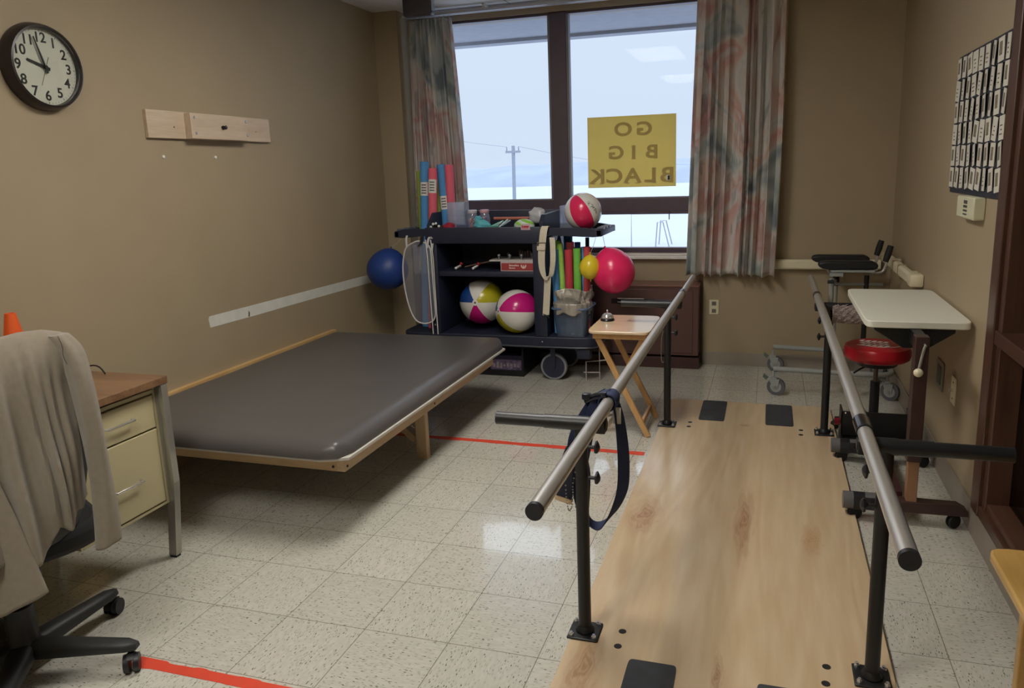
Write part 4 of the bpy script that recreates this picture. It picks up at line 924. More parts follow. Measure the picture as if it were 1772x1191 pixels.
# ================================================================== CART
ca = thing('utility_cart', 'large black plastic utility cart with open shelves in front of the window', 'cart', (.28, 3.25, 0))
body = MB().box(-.205, -.12, 2.995, 3.50, .335, 1.05, bev=.008).box(.605, .70, 2.995, 3.50, .335, 1.05, bev=.008).box(-.12, .605, 3.47, 3.50, .335, 1.05)
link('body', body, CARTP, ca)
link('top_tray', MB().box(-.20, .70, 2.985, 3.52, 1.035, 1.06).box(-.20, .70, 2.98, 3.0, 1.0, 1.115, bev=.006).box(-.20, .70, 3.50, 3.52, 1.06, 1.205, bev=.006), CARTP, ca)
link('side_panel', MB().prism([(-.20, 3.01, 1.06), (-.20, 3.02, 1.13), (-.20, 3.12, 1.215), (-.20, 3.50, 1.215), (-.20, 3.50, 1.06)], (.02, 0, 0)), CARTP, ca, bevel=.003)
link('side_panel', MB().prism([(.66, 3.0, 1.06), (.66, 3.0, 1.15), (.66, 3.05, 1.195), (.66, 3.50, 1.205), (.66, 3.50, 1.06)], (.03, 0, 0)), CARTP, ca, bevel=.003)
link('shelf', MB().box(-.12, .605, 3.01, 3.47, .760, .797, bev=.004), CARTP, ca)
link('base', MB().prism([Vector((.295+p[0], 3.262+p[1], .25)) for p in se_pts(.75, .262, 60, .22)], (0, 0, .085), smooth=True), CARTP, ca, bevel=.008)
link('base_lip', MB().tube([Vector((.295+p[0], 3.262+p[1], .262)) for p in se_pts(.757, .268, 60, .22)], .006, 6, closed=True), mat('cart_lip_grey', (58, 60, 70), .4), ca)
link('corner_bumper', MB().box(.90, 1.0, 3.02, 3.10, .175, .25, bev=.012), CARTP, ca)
for sx, xa, xb_ in ((-1, -.20, -.455), (1, .70, 1.10)):
    hk = MB()
    def prof(y): return [(xa, y, 1.055), (xa, y, 1.105), (xa+(xb_-xa)*.70, y, 1.105), (xb_, y, 1.085), (xb_, y, 1.045), (xb_-sx*.06, y, 1.040)]
    hk.prism(prof(3.0), (0, .022, 0)).prism(prof(3.45), (0, .022, 0))
    hk.box(min(xb_-sx*.04, xb_), max(xb_-sx*.04, xb_), 3.0, 3.472, 1.045, 1.09, bev=.006)
    if sx > 0: hk.box(min(xa, xb_-sx*.02), max(xa, xb_-sx*.02), 3.02, 3.455, 1.055, 1.068)
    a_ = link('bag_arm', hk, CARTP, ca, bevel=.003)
    for yy in (3.05, 3.15, 3.25):
        link('clip', MB().box(min(xb_-sx*.045, xb_+sx*.003), max(xb_-sx*.045, xb_+sx*.003), yy, yy+.05, 1.088, 1.104, bev=.004), mat('cart_clip', (96, 98, 110), .35), a_)
for x, y, R in ((.715, 3.09, .098), (-.12, 3.09, .098), (.715, 3.45, .098), (-.12, 3.45, .098)):
    wh = link('wheel', MB().lathe([(.060, -.016), (R-.014, -.016), (R-.014, .016), (.060, .016)], (x, y, R), 40, Matrix.Rotation(PI/2, 3, 'X')).lathe([(0, -.012), (.064, -.012), (.064, .012), (0, .012)], (x, y, R), 30, Matrix.Rotation(PI/2, 3, 'X')), CARTP, ca)
    link('tyre', MB().lathe([(R-.015, -.018), (R-.003, -.018), (R, -.012), (R, .012), (R-.003, .018), (R-.015, .018), (R-.015, -.018)], (x, y, R), 44, Matrix.Rotation(PI/2, 3, 'X'), caps=False), mat('pale_grey_tyre', (128, 130, 136), .6), wh)
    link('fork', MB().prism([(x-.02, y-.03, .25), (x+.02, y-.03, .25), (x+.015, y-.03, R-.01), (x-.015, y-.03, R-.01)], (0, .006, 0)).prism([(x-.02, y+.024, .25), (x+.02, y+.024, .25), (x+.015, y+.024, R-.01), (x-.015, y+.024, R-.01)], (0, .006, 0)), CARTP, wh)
lb = link('red_label', MB().box(.535, .600, 2.976, 2.981, 1.095, 1.137), mat('red_white_label', (196, 176, 184), .5), ca)
link('label_print', MB().box(.552, .592, 2.9745, 2.9762, 1.110, 1.124).box(.541, .549, 2.9745, 2.9762, 1.108, 1.128).box(.545, .590, 2.9745, 2.9762, 1.102, 1.105), mat('label_red', (176, 44, 60), .5), lb)
for x, z in ((-.165, .93), (-.165, .65), (-.165, .40), (.65, 1.0), (.66, .30)): link('screw', MB().cyl((x, 2.996, z), (x, 2.992, z), .006, None, 10), CHROME, ca)

def vert_text(par, name, M, blocks, m):
    mb = MB()
    for (x0, x1, y0, y1) in blocks: mb.box(x0, x1, y0, y1, -.0003, .0006, M)
    return link(name, mb, m, par)
# things on / in the cart
def noodle(label, p0, p1, c, r=.031, group=None, sticker=None, nm='pool_noodle', cat='pool noodle'):
    m_ = mat('foam_%d_%d_%d' % c, c, .8, var=.05, scale=60, bump=.15, bscale=400)
    p0, p1 = Vector(p0), Vector(p1); d = (p1-p0).normalized()
    t = thing(nm, label, cat, p0, group)
    q = d.to_track_quat('Z', 'Y').to_matrix(); L = (p1-p0).length
    link('foam_tube', MB().lathe([(r*.3, 0), (r, 0), (r, L), (r*.96, L+.001), (r*.35, L+.001), (r*.3, L-.03)], p0, 26, q), m_, t)
    if sticker:
        fz_ = Vector((.35, -1, 0)).normalized(); tz_ = d.cross(fz_).normalized(); fz_ = tz_.cross(d).normalized(); q = Matrix((fz_, tz_, d)).transposed()
        z0, z1 = sticker; mb = MB(); rows_ = []
        for h_ in (z0, z1): rows_.append([mb.bm.verts.new(p0+q@Vector(((r+.0008)*math.cos(a), (r+.0008)*math.sin(a), h_))) for a in [math.radians(-60+10*k) for k in range(13)]])
        for k in range(12): mb.bm.faces.new((rows_[0][k], rows_[0][k+1], rows_[1][k+1], rows_[1][k])).smooth = True
        st = link('sticker', mb, WHITE, t)
        mb = MB(); rows_ = []
        for j in range(4):
            h0 = z0+(z1-z0)*(.15+.2*j); h1 = h0+(z1-z0)*.09
            A = [[mb.bm.verts.new(p0+q@Vector(((r+.0016)*math.cos(a), (r+.0016)*math.sin(a), h_))) for a in [math.radians(-35+10*k) for k in range(7)]] for h_ in (h0, h1)]
            for k in range(6): mb.bm.faces.new((A[0][k], A[0][k+1], A[1][k+1], A[1][k])).smooth = True
        link('sticker_print', mb, mat('grey_print', (90, 96, 96), .6), st)
    return t
BLUE, PINK, GRN, LIME, RED, NAVYB = (84, 150, 208), (228, 104, 124), (166, 184, 86), (168, 222, 98), (216, 96, 98), (44, 78, 140)
g1 = 'tall pool noodles standing left of the cart'
# they stand on the cart deck outside the left side panel
noodle('tall blue pool noodle with white label, leftmost of the upright noodles', (-.345, 3.22, .337), (-.302, 3.26, 1.585), BLUE, .033, g1, (1.0, 1.10))
noodle('tall pink pool noodle leaning right with white label, beside the leftmost blue one', (-.272, 3.17, .337), (-.222, 3.23, 1.535), PINK, .033, g1, (1.02, 1.12))
noodle('olive green pool noodle mostly hidden behind the leftmost blue one', (-.385, 3.33, .337), (-.405, 3.40, 1.52), GRN, .033, g1)
noodle('olive green pool noodle between the leaning pink and second blue ones', (-.275, 3.27, .337), (-.215, 3.37, 1.48), GRN, .031, g1)
noodle('second blue pool noodle, standing in front of curtain edge', (-.150, 3.27, 1.07), (-.185, 3.30, 1.56), BLUE, .033, g1, (.16, .26))
noodle('pink upright pool noodle, rightmost of the tall ones', (-.112, 3.28, 1.07), (-.122, 3.30, 1.555), PINK, .033, g1)
bag = thing('mesh_bag', 'translucent white mesh bag with piped edge hanging from the cart left arm', 'bag', (-.26, 3.0, 1.03))
outline = smooth_path([Vector(p) for p in ((-.30, 2.975, 1.005), (-.25, 2.975, 1.02), (-.19, 2.975, 1.0), (-.160, 2.975, .95), (-.155, 2.975, .75), (-.150, 2.975, .55), (-.152, 2.975, .47), (-.185, 2.975, .425), (-.255, 2.975, .410), (-.325, 2.975, .450), (-.375, 2.975, .60), (-.392, 2.975, .80), (-.372, 2.975, .93), (-.345, 2.975, .98))], 5, True)
link('mesh', MB().prism(outline, (0, .004, 0)), glass_mat('white_net', (1, 1, 1), .0, .3, .20, (.62, .66, .78)), bag)
link('piping', MB().tube(outline, .0055, 8, closed=True), mat('white_piping', (206, 204, 204), .6), bag)
link('handle', MB().ribbon([(-.185, 2.972, .97), (-.170, 2.97, 1.03), (-.155, 2.972, 1.05), (-.145, 2.985, 1.02), (-.150, 2.972, .95)], (.018, 0, .002), .003, 5).ribbon([(-.345, 2.972, .98), (-.348, 2.975, 1.03), (-.345, 2.985, 1.06)], (.014, 0, 0), .003, 4), mat('white_piping', (0, 0, 0)), bag)
link('pocket', MB().box(-.30, -.155, 2.972, 2.974, .78, .99), glass_mat('white_net2', (1, 1, 1), 0, .3, .12, (.68, .72, .84)), bag)
tag(link('drawstring', MB().tube([(-.190, 2.965, 1.03), (-.182, 2.965, .90), (-.178, 2.965, .60), (-.172, 2.965, .335)], .004, 6).tube([(-.150, 2.965, 1.03), (-.138, 2.965, .90), (-.136, 2.965, .60), (-.134, 2.965, .335)], .004, 6), mat('white_cord', (220, 216, 210), .6), origin=(-.17, 2.965, 1.03)), 'two white cords hanging straight down over the mesh bag', 'cord')
sb = thing('hand_strap', 'short black strap clipping the mesh bag to the cart arm', 'strap', (-.24, 2.97, 1.03))
link('webbing', MB().ribbon([(-.215, 2.966, 1.055), (-.222, 2.962, 1.01), (-.245, 2.962, .985)], [(.028, 0, .004), (.026, 0, .006), (.03, 0, .012)], .006, 5), BLACKR, sb)

def balloon(label, c, r, col, knot_dir, string_to, sc=(1, 1, 1.0), rough=.25, cat='balloon', nm='balloon'):
    c = Vector(c); kd = Vector(knot_dir).normalized(); t = thing(nm, label, cat, c)
    m_ = mat('rubber_%d_%d_%d' % col, col, rough, var=.02, spec=.5)
    q = kd.to_track_quat('Z', 'Y').to_matrix()
    n = 24; prof_ = []
    for i in range(n+1):
        a = -PI/2+PI*i/n; k = math.sin(a); rr = r*sc[0]*math.cos(a)*(1-.12*max(0, k)**2); prof_.append((max(rr, .0001), r*sc[2]*k*(1+.08*max(0, k))))
    link('skin', MB().lathe(prof_, c, 40, q), m_, t)
    tip = c+kd*r*sc[2]*1.07
    link('knot', MB().lathe([(.004, -.006), (.006, 0), (.003, .005), (.009, .014), (.008, .016), (.001, .010)], tip, 14, q), m_, t)
    if string_to is not None:
        e_ = Vector(string_to); st0 = tip+kd*.006
        link('string', MB().tube([st0, (st0+e_)/2+Vector((.002, 0, -.004)), e_], .0016, 5, sub=4), mat('thin_string', (190, 184, 172), .7), t)
    return t
balloon('large dark blue punch balloon hanging by the wall left of the cart', (-.545, 3.03, .803), .155, (26, 58, 128), (.25, 0, 1), (-.40, 3.0, 1.04), (1, 1, .97), .45)
balloon('large hot pink balloon hanging below the cart right arm', (1.165, 3.06, .802), .147, (236, 44, 104), (-.35, 0, 1), (1.085, 3.10, 1.045), (1, 1, 1.05))
bl2 = balloon('small yellow balloon hanging in front of the hot pink balloon', (1.022, 2.97, .838), .072, (226, 200, 50), (.02, 0, 1), (1.06, 3.0, 1.045), (1, 1, 1.12))
link('tip', MB().lathe([(.016, .012), (.006, .004), (.003, -.008), (.004, -.012), (.0005, -.012)], (1.026, 2.97, .752), 12), mat('rubber_226_200_50', (0, 0, 0)), bl2)

def beach_ball(label, c, r, axis, cols, up=None, rot=0.0, nm='beach_ball', group=None):
    c = Vector(c); t = thing(nm, label, 'beach ball', c, group); q = Vector(axis).normalized().to_track_quat('Z', 'Y').to_matrix() @ Matrix.Rotation(rot, 3, 'Z')
    mats_ = []; order = []
    for col in cols:
        m_ = mat('vinyl_%d_%d_%d' % col, col, .22, var=.02)
        if m_ not in mats_: mats_.append(m_)
        order.append(mats_.index(m_))
    seg = 48; rings = 24; mb = MB(); b2 = bmesh.new(); bmesh.ops.create_uvsphere(b2, u_segments=seg, v_segments=rings, radius=r)
    n = len(cols)
    for f in b2.faces:
        cc = f.calc_center_median(); a = (math.atan2(cc.y, cc.x)+2*PI) % (2*PI); f.material_index = order[int(a/(2*PI)*n+1e-6) % n]
    mb._add(b2, Matrix.Translation(c) @ q.to_4x4(), None, True)
    link('skin', mb, mats_, t, angle=80)
    wv = mat('vinyl_225_222_214', (225, 222, 214), .22, var=.02)
    for s_ in (1, -1): link('end_disc', MB().lathe([(0, r*1.004), (r*.10, r*.999), (r*.13, r*.992), (r*.13, r*.98)], c, 24, q @ (Matrix.Rotation(PI, 3, 'X') if s_ < 0 else Matrix.Identity(3))), wv, t)
    link('valve', MB().lathe([(0, r*1.006), (.007, r*1.006), (.008, r*1.0)], c, 12, q), mat('valve_dark', (60, 58, 58), .5), t)
    return t, q
WH, MAG, YLW, BLB, PNK = (222, 220, 214), (196, 28, 122), (186, 178, 40), (30, 70, 140), (222, 44, 94)
beach_ball('white, blue, yellow and magenta beach ball on the cart lower shelf, left of two', (.125, 3.22, .5405), .168, (.06, -1, .12), (WH, BLB, WH, MAG, WH, YLW), rot=math.radians(60))
beach_ball('magenta and white beach ball on the cart lower shelf, right of two', (.440, 3.10, .496), .158, (-.62, -.75, .12), (WH, MAG, WH, BLB, WH, YLW), rot=math.radians(-55))
b3, q3 = beach_ball('small pink and white beach ball resting on the cart right arm', (.933, 3.17, 1.205), .130, (-.42, -.18, .88), (PNK, WH, PNK, WH, PNK, WH), rot=math.radians(-168))
# printed doodles on the white gore
mb = MB(); rr_ = random.Random(2)
cdir = Vector((2.178-.933, -1.995-3.17, .3)).normalized()
rightv = Vector((cdir.y*-1, cdir.x, 0)).normalized()
for i in range(34):
    a = rr_.uniform(.30, .92); e_ = 0.55-.95*(a-.3)+rr_.uniform(-.16, .18)
    d = (cdir+rightv*a*1.05+Vector((0, 0, e_))).normalized()
    P_ = Vector((.933, 3.17, 1.205))+d*.1303; tg = d.cross(Vector((rr_.uniform(-1, 1), rr_.uniform(-1, 1), 1))).normalized()
    mb.obox(P_-tg*.006, P_+tg*.006, .0022, .001, up=tuple(d))
link('print', mb, mat('grey_doodle', (84, 88, 90), .6), b3)

# top tray items
clb = thing('plastic_box', 'clear plastic box standing on end in the cart top tray, at left', 'container', (-.0, 3.12, 1.06))
cg = glass_mat('milky_clear_plastic', (.97, .98, 1), .04, .1, .26, (.72, .78, .92))
link('shell', MB().box(-.066, .066, 3.10, 3.11, 1.13, 1.287, bev=.004).box(-.066, -.060, 3.11, 3.19, 1.13, 1.287).box(.060, .066, 3.11, 3.19, 1.13, 1.287).box(-.066, .066, 3.11, 3.19, 1.122, 1.13).box(-.068, .068, 3.095, 3.10, 1.196, 1.201), cg, clb)
link('shell_back', MB().box(-.066, .066, 3.19, 3.196, 1.065, 1.287), cg, clb)
cl2 = thing('plastic_bin', 'clear open plastic bin behind the beach ball on the cart top', 'container', (.79, 3.42, 1.1))
link('shell', MB().prism([(.700, 3.40, 1.07), (.700, 3.40, 1.235), (.842, 3.40, 1.255), (.840, 3.40, 1.07)], (0, .005, 0)).prism([(.700, 3.46, 1.07), (.700, 3.46, 1.235), (.842, 3.46, 1.255), (.840, 3.46, 1.07)], (0, .005, 0)).box(.70, .705, 3.40, 3.46, 1.07, 1.235).box(.835, .84, 3.40, 3.46, 1.07, 1.25), cg, cl2)
def jar(label, x, y, seed, lidc):
    t = thing('candy_jar', label, 'jar', (x, y, 1.06), 'clear jars on the cart top')
    link('glass', MB().lathe([(.030, 1.061), (.040, 1.066), (.041, 1.165), (.034, 1.195), (.030, 1.205)], (x, y, 0), 24), cg, t)
    l_ = link('lid', MB().lathe([(.033, 1.205), (.035, 1.209), (.035, 1.224), (.031, 1.229), (0, 1.229)], (x, y, 0), 24), lidc, t)
    r = random.Random(seed); pal = [(120, 60, 140), (190, 60, 90), (220, 180, 60), (60, 140, 160), (210, 120, 60), (70, 50, 110)]
    ms = [mat('toy_%d_%d_%d' % c, c, .5) for c in pal]; mb = MB()
    for i in range(46): mb.sphere((x+r.uniform(-.024, .024), y+r.uniform(-.024, .024), 1.074+r.uniform(0, .10)), r.uniform(.006, .010), 8, 6, mi=r.randrange(6))
    o_ = link('contents', mb, ms, t); o_['kind'] = 'stuff'
jar('clear jar of small colourful toys on the cart top, left of two', .108, 3.15, 1, mat('pale_lid', (190, 186, 196), .4))
jar('clear jar of small colourful toys on the cart top, right of two', .195, 3.17, 2, mat('pink_lid', (196, 150, 160), .4))
def lumpy(name, label, cat, c, r, col, seed, sc=(1, 1, 1), rough=.7):
    rd = random.Random(seed); b2 = bmesh.new(); bmesh.ops.create_icosphere(b2, subdivisions=3, radius=1); ph = [rd.uniform(0, 6) for _ in range(6)]
    for v in b2.verts:
        k = 1+.16*math.sin(4*v.co.x+ph[0])*math.sin(5*v.co.y+ph[1])+.12*math.sin(7*v.co.z+ph[2]+3*v.co.x)+.05*math.sin(13*v.co.y+ph[3])
        v.co = Vector((v.co.x*r*sc[0]*k, v.co.y*r*sc[1]*k, v.co.z*r*sc[2]*k))
    mb = MB(); mb._add(b2, Matrix.Translation(c), 0, True); o_ = link(name, mb, mat('stuff_%d_%d_%d' % col, col, rough), origin=c, angle=80); return tag(o_, label, cat)
lumpy('cloth', 'crumpled turquoise cloth in the cart top tray beside the jars', 'cloth', (.215, 3.05, 1.125), .052, (92, 176, 190), 1, (1.1, .8, .85))
lumpy('cloth', 'small turquoise cloth tip on top of the crumpled cloth', 'cloth', (.18, 3.09, 1.17), .026, (92, 176, 190), 5, (1, .8, .8))
lumpy('yarn_ball', 'dark red yarn ball at the left end of the cart top tray', 'yarn ball', (-.035, 3.04, 1.108), .045, (150, 26, 48), 2, (1.1, .9, .8))
gl_ = thing('work_glove', 'black glove with white tips at the left edge of the cart tray', 'glove', (-.13, 3.04, 1.09))
mb = MB()
for k, (x, z) in enumerate(((-.165, 1.118), (-.148, 1.135), (-.128, 1.138), (-.110, 1.132))): mb.tube([(-.12, 3.06, 1.10), (x, 3.03, z)], [.012, .009], 10)
mb.sphere((-.115, 3.06, 1.105), .03, 14, 10, (1.4, 1, .8)); link('palm', mb, BLACKR, gl_)
mb = MB()
for x, z in ((-.168, 1.118), (-.150, 1.138), (-.128, 1.142), (-.106, 1.122)): mb.sphere((x, 3.024, z), .010, 10, 8)
link('fingertips', mb, WHITE, gl_)
dw = thing('dowel_rod', 'orange pink wooden dowel lying along the cart top tray', 'dowel', (.40, 3.38, 1.17))
link('rod', MB().cyl((.19, 3.38, 1.150), (.60, 3.38, 1.150), .011, None, 16), mat('salmon_wood', (196, 116, 92), .5), dw)
for i, (a, b_, c) in enumerate((((.285, 3.06, 1.115), (.365, 3.10, 1.150), (120, 190, 180)), ((.345, 3.06, 1.110), (.395, 3.11, 1.160), (190, 206, 214)), ((.365, 3.07, 1.120), (.425, 3.08, 1.155), (150, 176, 190)), ((.235, 3.04, 1.112), (.345, 3.05, 1.118), (84, 150, 130)), ((.305, 3.08, 1.108), (.355, 3.09, 1.145), (196, 204, 200)))):
    tag(link('plastic_tube', MB().cyl(a, b_, .0065, None, 12), mat('tube_%d_%d_%d' % c, c, .35), origin=a), ['teal plastic tube, long one leaning left in the cart tray', 'white plastic tube, upright leaning one in the cart tray', 'grey blue plastic tube at the right of the tray tubes', 'green plastic tube lying flat along the tray front', 'pale short plastic tube between the teal and white tubes'][i], 'tube')
pk = thing('striped_ball', 'lime and white striped foam ball in the cart tray by the red label', 'ball', (.52, 3.10, 1.10))
b2 = bmesh.new(); bmesh.ops.create_uvsphere(b2, u_segments=36, v_segments=18, radius=.05)
for f in b2.faces: f.material_index = int((f.calc_center_median().z+.08)/.016) % 2
mb = MB(); mb._add(b2, Matrix.Translation((.52, 3.10, 1.113)) @ Matrix.Diagonal((1.5, 1.1, 1, 1)) @ Matrix.Rotation(.5, 4, 'Y'), None, True)
link('skin', mb, [mat('pale_foam', (206, 214, 208), .5), mat('lime_foam', (140, 200, 70), .5)], pk)
pg = lumpy('plastic_bag', 'crumpled white plastic packet at back of the cart tray', 'packet', (.545, 3.33, 1.17), .06, (196, 196, 200), 9, (1.1, .6, .9), .3)

# middle shelf
gb = thing('game_box', 'red board game box with white trim on the cart middle shelf', 'game box', (.47, 3.10, .797))
link('box', MB().box(.352, .598, 3.035, 3.28, .7975, .866), mat('pale_box_trim', (192, 176, 176), .5), gb, bevel=.001)
rf = link('red_front', MB().box(.359, .597, 3.033, 3.0355, .805, .856), mat('brick_red_box', (158, 62, 62), .5), gb)
Mg = frame((1, 0, 0), (0, 0, 1), (0, 3.0325, 0))
rt = random.Random(6); bl_ = []
x = .418
for k in range(8): bl_.append((x, x+.007, .834, .848 if k in (0, 5) else .844)); x += .0092
x = .418
for k in range(5): bl_.append((x, x+.007, .816, .829 if k == 0 else .825)); x += .0092
vert_text(rf, 'lettering', Mg, bl_, mat('pale_print', (214, 190, 188), .6))
link('emblem', MB().prism([(.526+.021*math.cos(a), 3.0325, .843+.026*math.sin(a)) for a in [PI+PI*k/12 for k in range(13)]]+[(.540, 3.0325, .847), (.533, 3.0325, .828), (.526, 3.0325, .847), (.519, 3.0325, .828), (.512, 3.0325, .847)][::1], (0, -.0008, 0)), mat('pale_print', (0, 0, 0)), rf)
gt = thing('peg_game', 'wooden peg game board with silver knobs on top of the red game box', 'board game', (.45, 3.10, .866))
link('board', MB().box(.265, .598, 3.04, 3.26, .8665, .877), mat('pale_board', (190, 184, 182), .5), gt, bevel=.001)
for x, y in ((.330, 3.07), (.372, 3.16), (.412, 3.07), (.465, 3.16), (.500, 3.07), (.55, 3.16)):
    link('peg', MB().lathe([(.005, .877), (.005, .893), (.004, .896), (.011, .900), (.013, .908), (.009, .915), (0, .916)], (x, y, 0), 14), mat('dull_silver', (150, 146, 150), .35, metal=.7), gt)
mb = MB()
for k in range(8): mb.box(.44+k*.02, .454+k*.02, 3.20, 3.24, .877, .93-.003*(k % 3))
link('peg_row', mb, mat('mauve_brown_wood', (92, 70, 78), .6), gt)
for i, (x, y, lab) in enumerate(((.0, 3.08, 'small shaker with red and silver ends on the middle shelf, left one'), (.135, 3.08, 'small shaker with red and silver ends on the middle shelf, right one'))):
    t = thing('shaker', lab, 'shaker', (x, y, .797))
    link('body', MB().cyl((x-.02, y, .808), (x+.02, y+.02, .830), .010, .010, 14), mat('dull_silver2', (168, 166, 160), .35, metal=.4), t)
    link('cap', MB().sphere((x+.022, y+.02, .840), .014, 12, 8), mat('dark_red_cap', (140, 34, 36), .4), t)
    link('tip', MB().sphere((x-.012, y, .811), .011, 12, 8), WHITE, t)
tag(link('mallet', MB().cyl((.04, 3.12, .815), (.26, 3.16, .860), .006, None, 12).sphere((.262, 3.16, .860), .014, 12, 8, (1, 1, .7)), mat('dark_brown_stick', (96, 70, 62), .5), origin=(.04, 3.12, .8)), 'thin dark wooden mallet leaning toward the game board on the middle shelf', 'mallet')

# right deck of cart: tub, bag, noodles
tb = thing('storage_tub', 'clear blue grey plastic storage tub on the cart right deck', 'storage tub', (.85, 3.12, .337))
def tubfn(z): k = (z-.337)/.2; return .105+.022*k, .115+.02*k
mb = MB(); ring = []
for z in (.338, .52, .535): 
    a, b_ = tubfn(z); ring.append([mb.bm.verts.new(Vector((.862+p[0], 3.13+p[1], z))) for p in se_pts(a, b_, 36, .25)])
for A, B in zip(ring, ring[1:]):
    for k in range(36): mb.bm.faces.new((A[k], A[(k+1) % 36], B[(k+1) % 36], B[k])).smooth = True
mb.bm.faces.new(ring[0])
tubm = glass_mat('blue_grey_tub_plastic', (.55, .66, .82), .06, .15, .28, (.34, .44, .58))
link('shell', mb, tubm, tb, solid=.003)
a, b_ = tubfn(.54)
link('rim', MB().tube([Vector((.862+p[0], 3.13+p[1], .54)) for p in se_pts(a+.006, b_+.006, 36, .25)], .007, 8, closed=True), mat('blue_grey_rim', (84, 106, 140), .3), tb)
link('label_dot', MB().box(.87, .89, 3.017, 3.02, .352, .366), WHITE, tb)
sbg = thing('foil_bag', 'wrinkled silver white plastic bag lining the storage tub', 'bag', (.86, 3.13, .35))
def bagfn(u, v):
    a = 2*PI*u; z = .345+v*.325; R_ = .085+.018*v+(.010 if v > .5 else 0)
    n = .008*math.sin(7*a+4*v)+.006*math.sin(13*a-9*v)+.006*math.sin(23*v+3*a)+.004*math.sin(31*a+17*v)
    p = (math.cos(a), math.sin(a)); k = .7
    x = (R_+n)*abs(p[0])**k*(1 if p[0] > 0 else -1); y = (R_*1.02+n)*abs(p[1])**k*(1 if p[1] > 0 else -1)
    return (.862+x*1.12, 3.13+y, z+.012*math.sin(3*a)*v)
link('film', MB().grid(bagfn, 90, 40), mat('silver_white_film', (176, 170, 160), .28, var=.15, scale=18, metal=.25, bump=.6, bscale=40), sbg, solid=.002, angle=80)
link('skirt', MB().grid(lambda u, v: (.862+(.128+.006*math.sin(9*u*6))*math.cos(PI+u*PI), 3.13-.03+(.128+.006*math.sin(31*u))*math.sin(PI+u*PI)*.86-.02, .505+.075*v+.012*math.sin(19*u)*(1-v)), 60, 8), mat('silver_white_film', (0, 0, 0)), sbg, solid=.001, angle=80)
g2 = 'short pool noodles standing in the storage tub'
for lab, x, y, zt, dx, c, r in (('short blue noodle, far left at the front of the tub', .755, 3.085, .945, -.016, BLUE, .026), ('short lime green noodle slanting, left of the two red ones', .80, 3.12, .985, -.035, LIME, .024), ('short lime green noodle with its top showing behind the slanting one', .765, 3.17, 1.0, -.03, (130, 196, 80), .022),
                            ('short red noodle, taller one behind the centre red one', .835, 3.17, .99, -.004, RED, .029), ('short red noodle in the front centre of the tub', .845, 3.075, .945, -.002, (196, 60, 74), .028), ('short green noodle in front, right of centre', .905, 3.085, .953, -.004, (120, 200, 80), .027),
                            ('thin blue noodle squeezed between the green and right red ones', .933, 3.13, .96, .004, BLUE, .015), ('short red noodle at right edge of the tub', .955, 3.12, .962, .010, (214, 84, 88), .024), ('dark blue noodle peeking over the right of the tall red one', .875, 3.21, .985, .0, NAVYB, .022), ('wide blue noodle behind the lime ones under the arm', .80, 3.23, 1.03, .0, (40, 104, 160), .03)):
    noodle(lab, (x, y, .352), (x+dx, y+.01, zt), c, r, g2)
noodle('black foam grip stick at the right back of the tub', (.950, 3.175, .352), (.957, 3.18, 1.022), (26, 26, 32), .014, None, None, 'foam_stick', 'foam stick')
bt = thing('water_bottle', 'clear narrow plastic bottle at left back of the tub noodles', 'bottle', (.735, 3.22, .337))
link('body', MB().lathe([(.018, .338), (.020, .345), (.020, .99), (.012, 1.02), (.009, 1.045), (.009, 1.05)], (.742, 3.215, 0), 18), mat('smoky_clear', (140, 156, 176), .2), bt)
stp = thing('canvas_strap', 'long off white webbing strap with slide buckle hung on the cart right post', 'strap', (.70, 2.98, 1.11))
cv = mat('off_white_webbing', (208, 200, 180), .8, var=.04, scale=60, bump=.3, bscale=500)
link('webbing', MB().ribbon([(.705, 3.03, 1.112), (.708, 2.985, 1.118), (.700, 2.966, 1.08), (.690, 2.964, 1.0), (.682, 2.963, .92), (.684, 2.962, .83), (.700, 2.960, .765), (.722, 2.958, .752), (.748, 2.962, .790), (.760, 2.970, .88), (.758, 2.985, .98), (.750, 3.0, 1.04)], [(.050, 0, 0)]*5+[(.044, 0, .0), (.034, 0, -.016), (.012, .034, .004), (.026, .02, .0), (.034, .014, 0), (.036, .010, 0), (.036, .006, 0)], .003, 7)
     .ribbon([(.722, 2.966, .775), (.716, 2.968, .70), (.708, 2.968, .60), (.700, 2.966, .50)], (.048, 0, .004), .003, 6), cv, stp)
link('buckle', MB().tube([(.655, 2.958, 1.008), (.715, 2.958, 1.008), (.713, 2.958, .968), (.653, 2.958, .968)], .0035, 8, closed=True), mat('buckle_steel', (170, 166, 156), .3, metal=.9), stp)
link('keeper', MB().box(.652, .712, 2.953, 2.963, .955, .985, bev=.003), cv, stp)
link('tip_hook', MB().tube([(.680, 2.963, .508), (.706, 2.960, .498), (.722, 2.958, .492), (.724, 2.958, .478)], .003, 6, sub=3), ink, stp)

# under the cart
cr = thing('storage_crate', 'black open-front crate on the floor under the cart', 'crate', (.31, 3.22, 0))
link('shell', MB().box(.06, .475, 3.11, 3.50, 0, .02).box(.06, .075, 3.11, 3.50, .02, .235).box(.46, .475, 3.11, 3.50, .02, .235).box(.075, .46, 3.48, 3.50, .02, .235).box(.06, .475, 3.11, 3.50, .235, .248).box(.075, .46, 3.11, 3.12, .02, .04), mat('black_crate', (18, 19, 26), .5), cr)
pb2 = thing('puzzle_box', 'purple and grey printed box inside the crate under the cart', 'box', (.34, 3.2, .02))
link('box', MB().box(.20, .452, 3.135, 3.36, .0205, .150), mat('dark_purple_box', (40, 36, 66), .5), pb2, bevel=.001)
pf = link('printed_front', MB().box(.204, .448, 3.1335, 3.136, .040, .118), mat('mauve_print', (112, 98, 130), .5, var=.5, scale=38), pb2)
mb = MB(); rp = random.Random(9)
